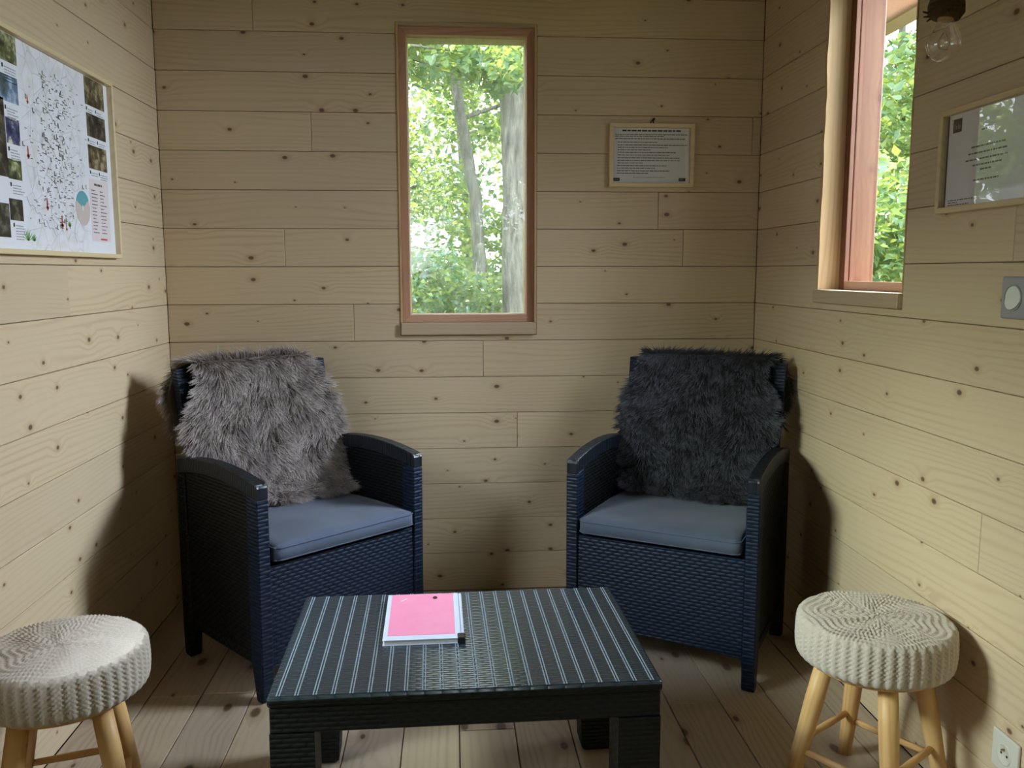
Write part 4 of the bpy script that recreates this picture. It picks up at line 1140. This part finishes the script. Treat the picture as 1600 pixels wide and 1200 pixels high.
obj('rocker_half', half_disc(True), M['white_plastic'], sw); obj('rocker_half', half_disc(False), M['white_plastic'], sw)

ol = thing('wall_outlet', 'white wall outlet low on the right wall behind the stool', 'outlet', (HW, -1.574, 0.213), -PI / 2)
obj('plate', box(-0.041, 0.041, -0.008, -0.0005, -0.041, 0.041, 0.003, 2), M['outlet'], ol)
rot = lambda b: (bmesh.ops.rotate(b, verts=b.verts[:], cent=(0, 0, 0), matrix=Matrix.Rotation(PI / 2, 3, 'X')), b)[1]
obj('socket_recess', rot(lathe([(0.0, 0.0084), (0.018, 0.0084), (0.020, 0.0100), (0.022, 0.0100), (0.0225, 0.008)], 30)), M['outlet'], ol, True)
for dx, dz in ((-0.009, 0), (0.009, 0)):
    obj('pin_hole', rot(lathe([(0, 0.0088), (0.0028, 0.0088), (0.0028, 0.0082)], 12)), M['dark_hole'], ol, loc=(dx, 0, dz))
obj('earth_pin', rot(lathe([(0, 0.017), (0.002, 0.016), (0.0024, 0.008)], 10)), M['brass'], ol, True, loc=(0, 0, 0.011))

# ------------------------------------------------------------------ rope pendant bulb
bl = thing('rope_pendant_lamp', 'clear light bulb hanging on a thick jute rope near the right window', 'lamp', (0.829, -1.6, 1.617), 0.0)
prof = [(0.0, -0.031), (0.010, -0.0295), (0.020, -0.0235), (0.0275, -0.013), (0.0300, 0.0), (0.0275, 0.012), (0.0225, 0.022), (0.0178, 0.031), (0.0150, 0.039), (0.0138, 0.046)]
obj('bulb', lathe(prof, 32), M['bulb_glass'], bl, True)
bm = bmesh.new(); tube(bm, (0, 0, 0.040), (0, 0, 0.060), 0.0132, 0.0132, 18)
obj('screw_cap', bm, M['brass'], bl, True)
bm = path_tube(bmesh.new(), [(0, 0, 0.040), (0, 0, 0.018)], [0.006, 0.003], 10); obj('glass_stem', bm, M['bulb_glass'], bl, True)
bm = path_tube(bmesh.new(), [(0.002, 0, 0.02), (0.012, 0.002, 0.004), (0.010, 0.006, -0.008), (-0.002, 0.010, -0.006), (-0.011, 0.002, 0.004), (-0.002, 0, 0.02)], 0.0006, 5)
obj('filament', bm, M['filament'], bl, True)
# rope-wrapped socket: a flared ragged end, then the rope
pts, rad = [], []
for k in range(40):
    z = 0.046 + k * (TOP - 1.617 - 0.048) / 39
    pts.append((0.003 * math.sin(k * 1.3), 0.003 * math.cos(k * 1.9), z)); rad.append(0.0285 + 0.002 * math.sin(k * 2.1))
pts = [(0, 0, 0.044), (0.001, 0, 0.052), (0.0, 0, 0.068), (0, 0, 0.080)] + [p for p in pts if p[2] > 0.09]
rad = [0.024, 0.0305, 0.031, 0.028] + rad[-(len(pts) - 4):]
obj('jute_rope', path_tube(bmesh.new(), pts, rad, 20), M['jute'], bl, True)
bm = bmesh.new()
for k in range(9):
    a = 2.2 + k * 0.35; c, s = math.cos(a), math.sin(a); z = 0.050 + 0.002 * (k % 5)
    tube(bm, (c * .026, s * .026, z), (c * (.034 + .007 * ((k * 7) % 5) / 5), s * (.034 + .007 * ((k * 7) % 5) / 5), z + .004 * ((k % 3) - 1)), 0.0028, 0.0012, 5)
o = obj('frayed_ends', bm, M['jute'], bl, True); o['kind'] = 'stuff'
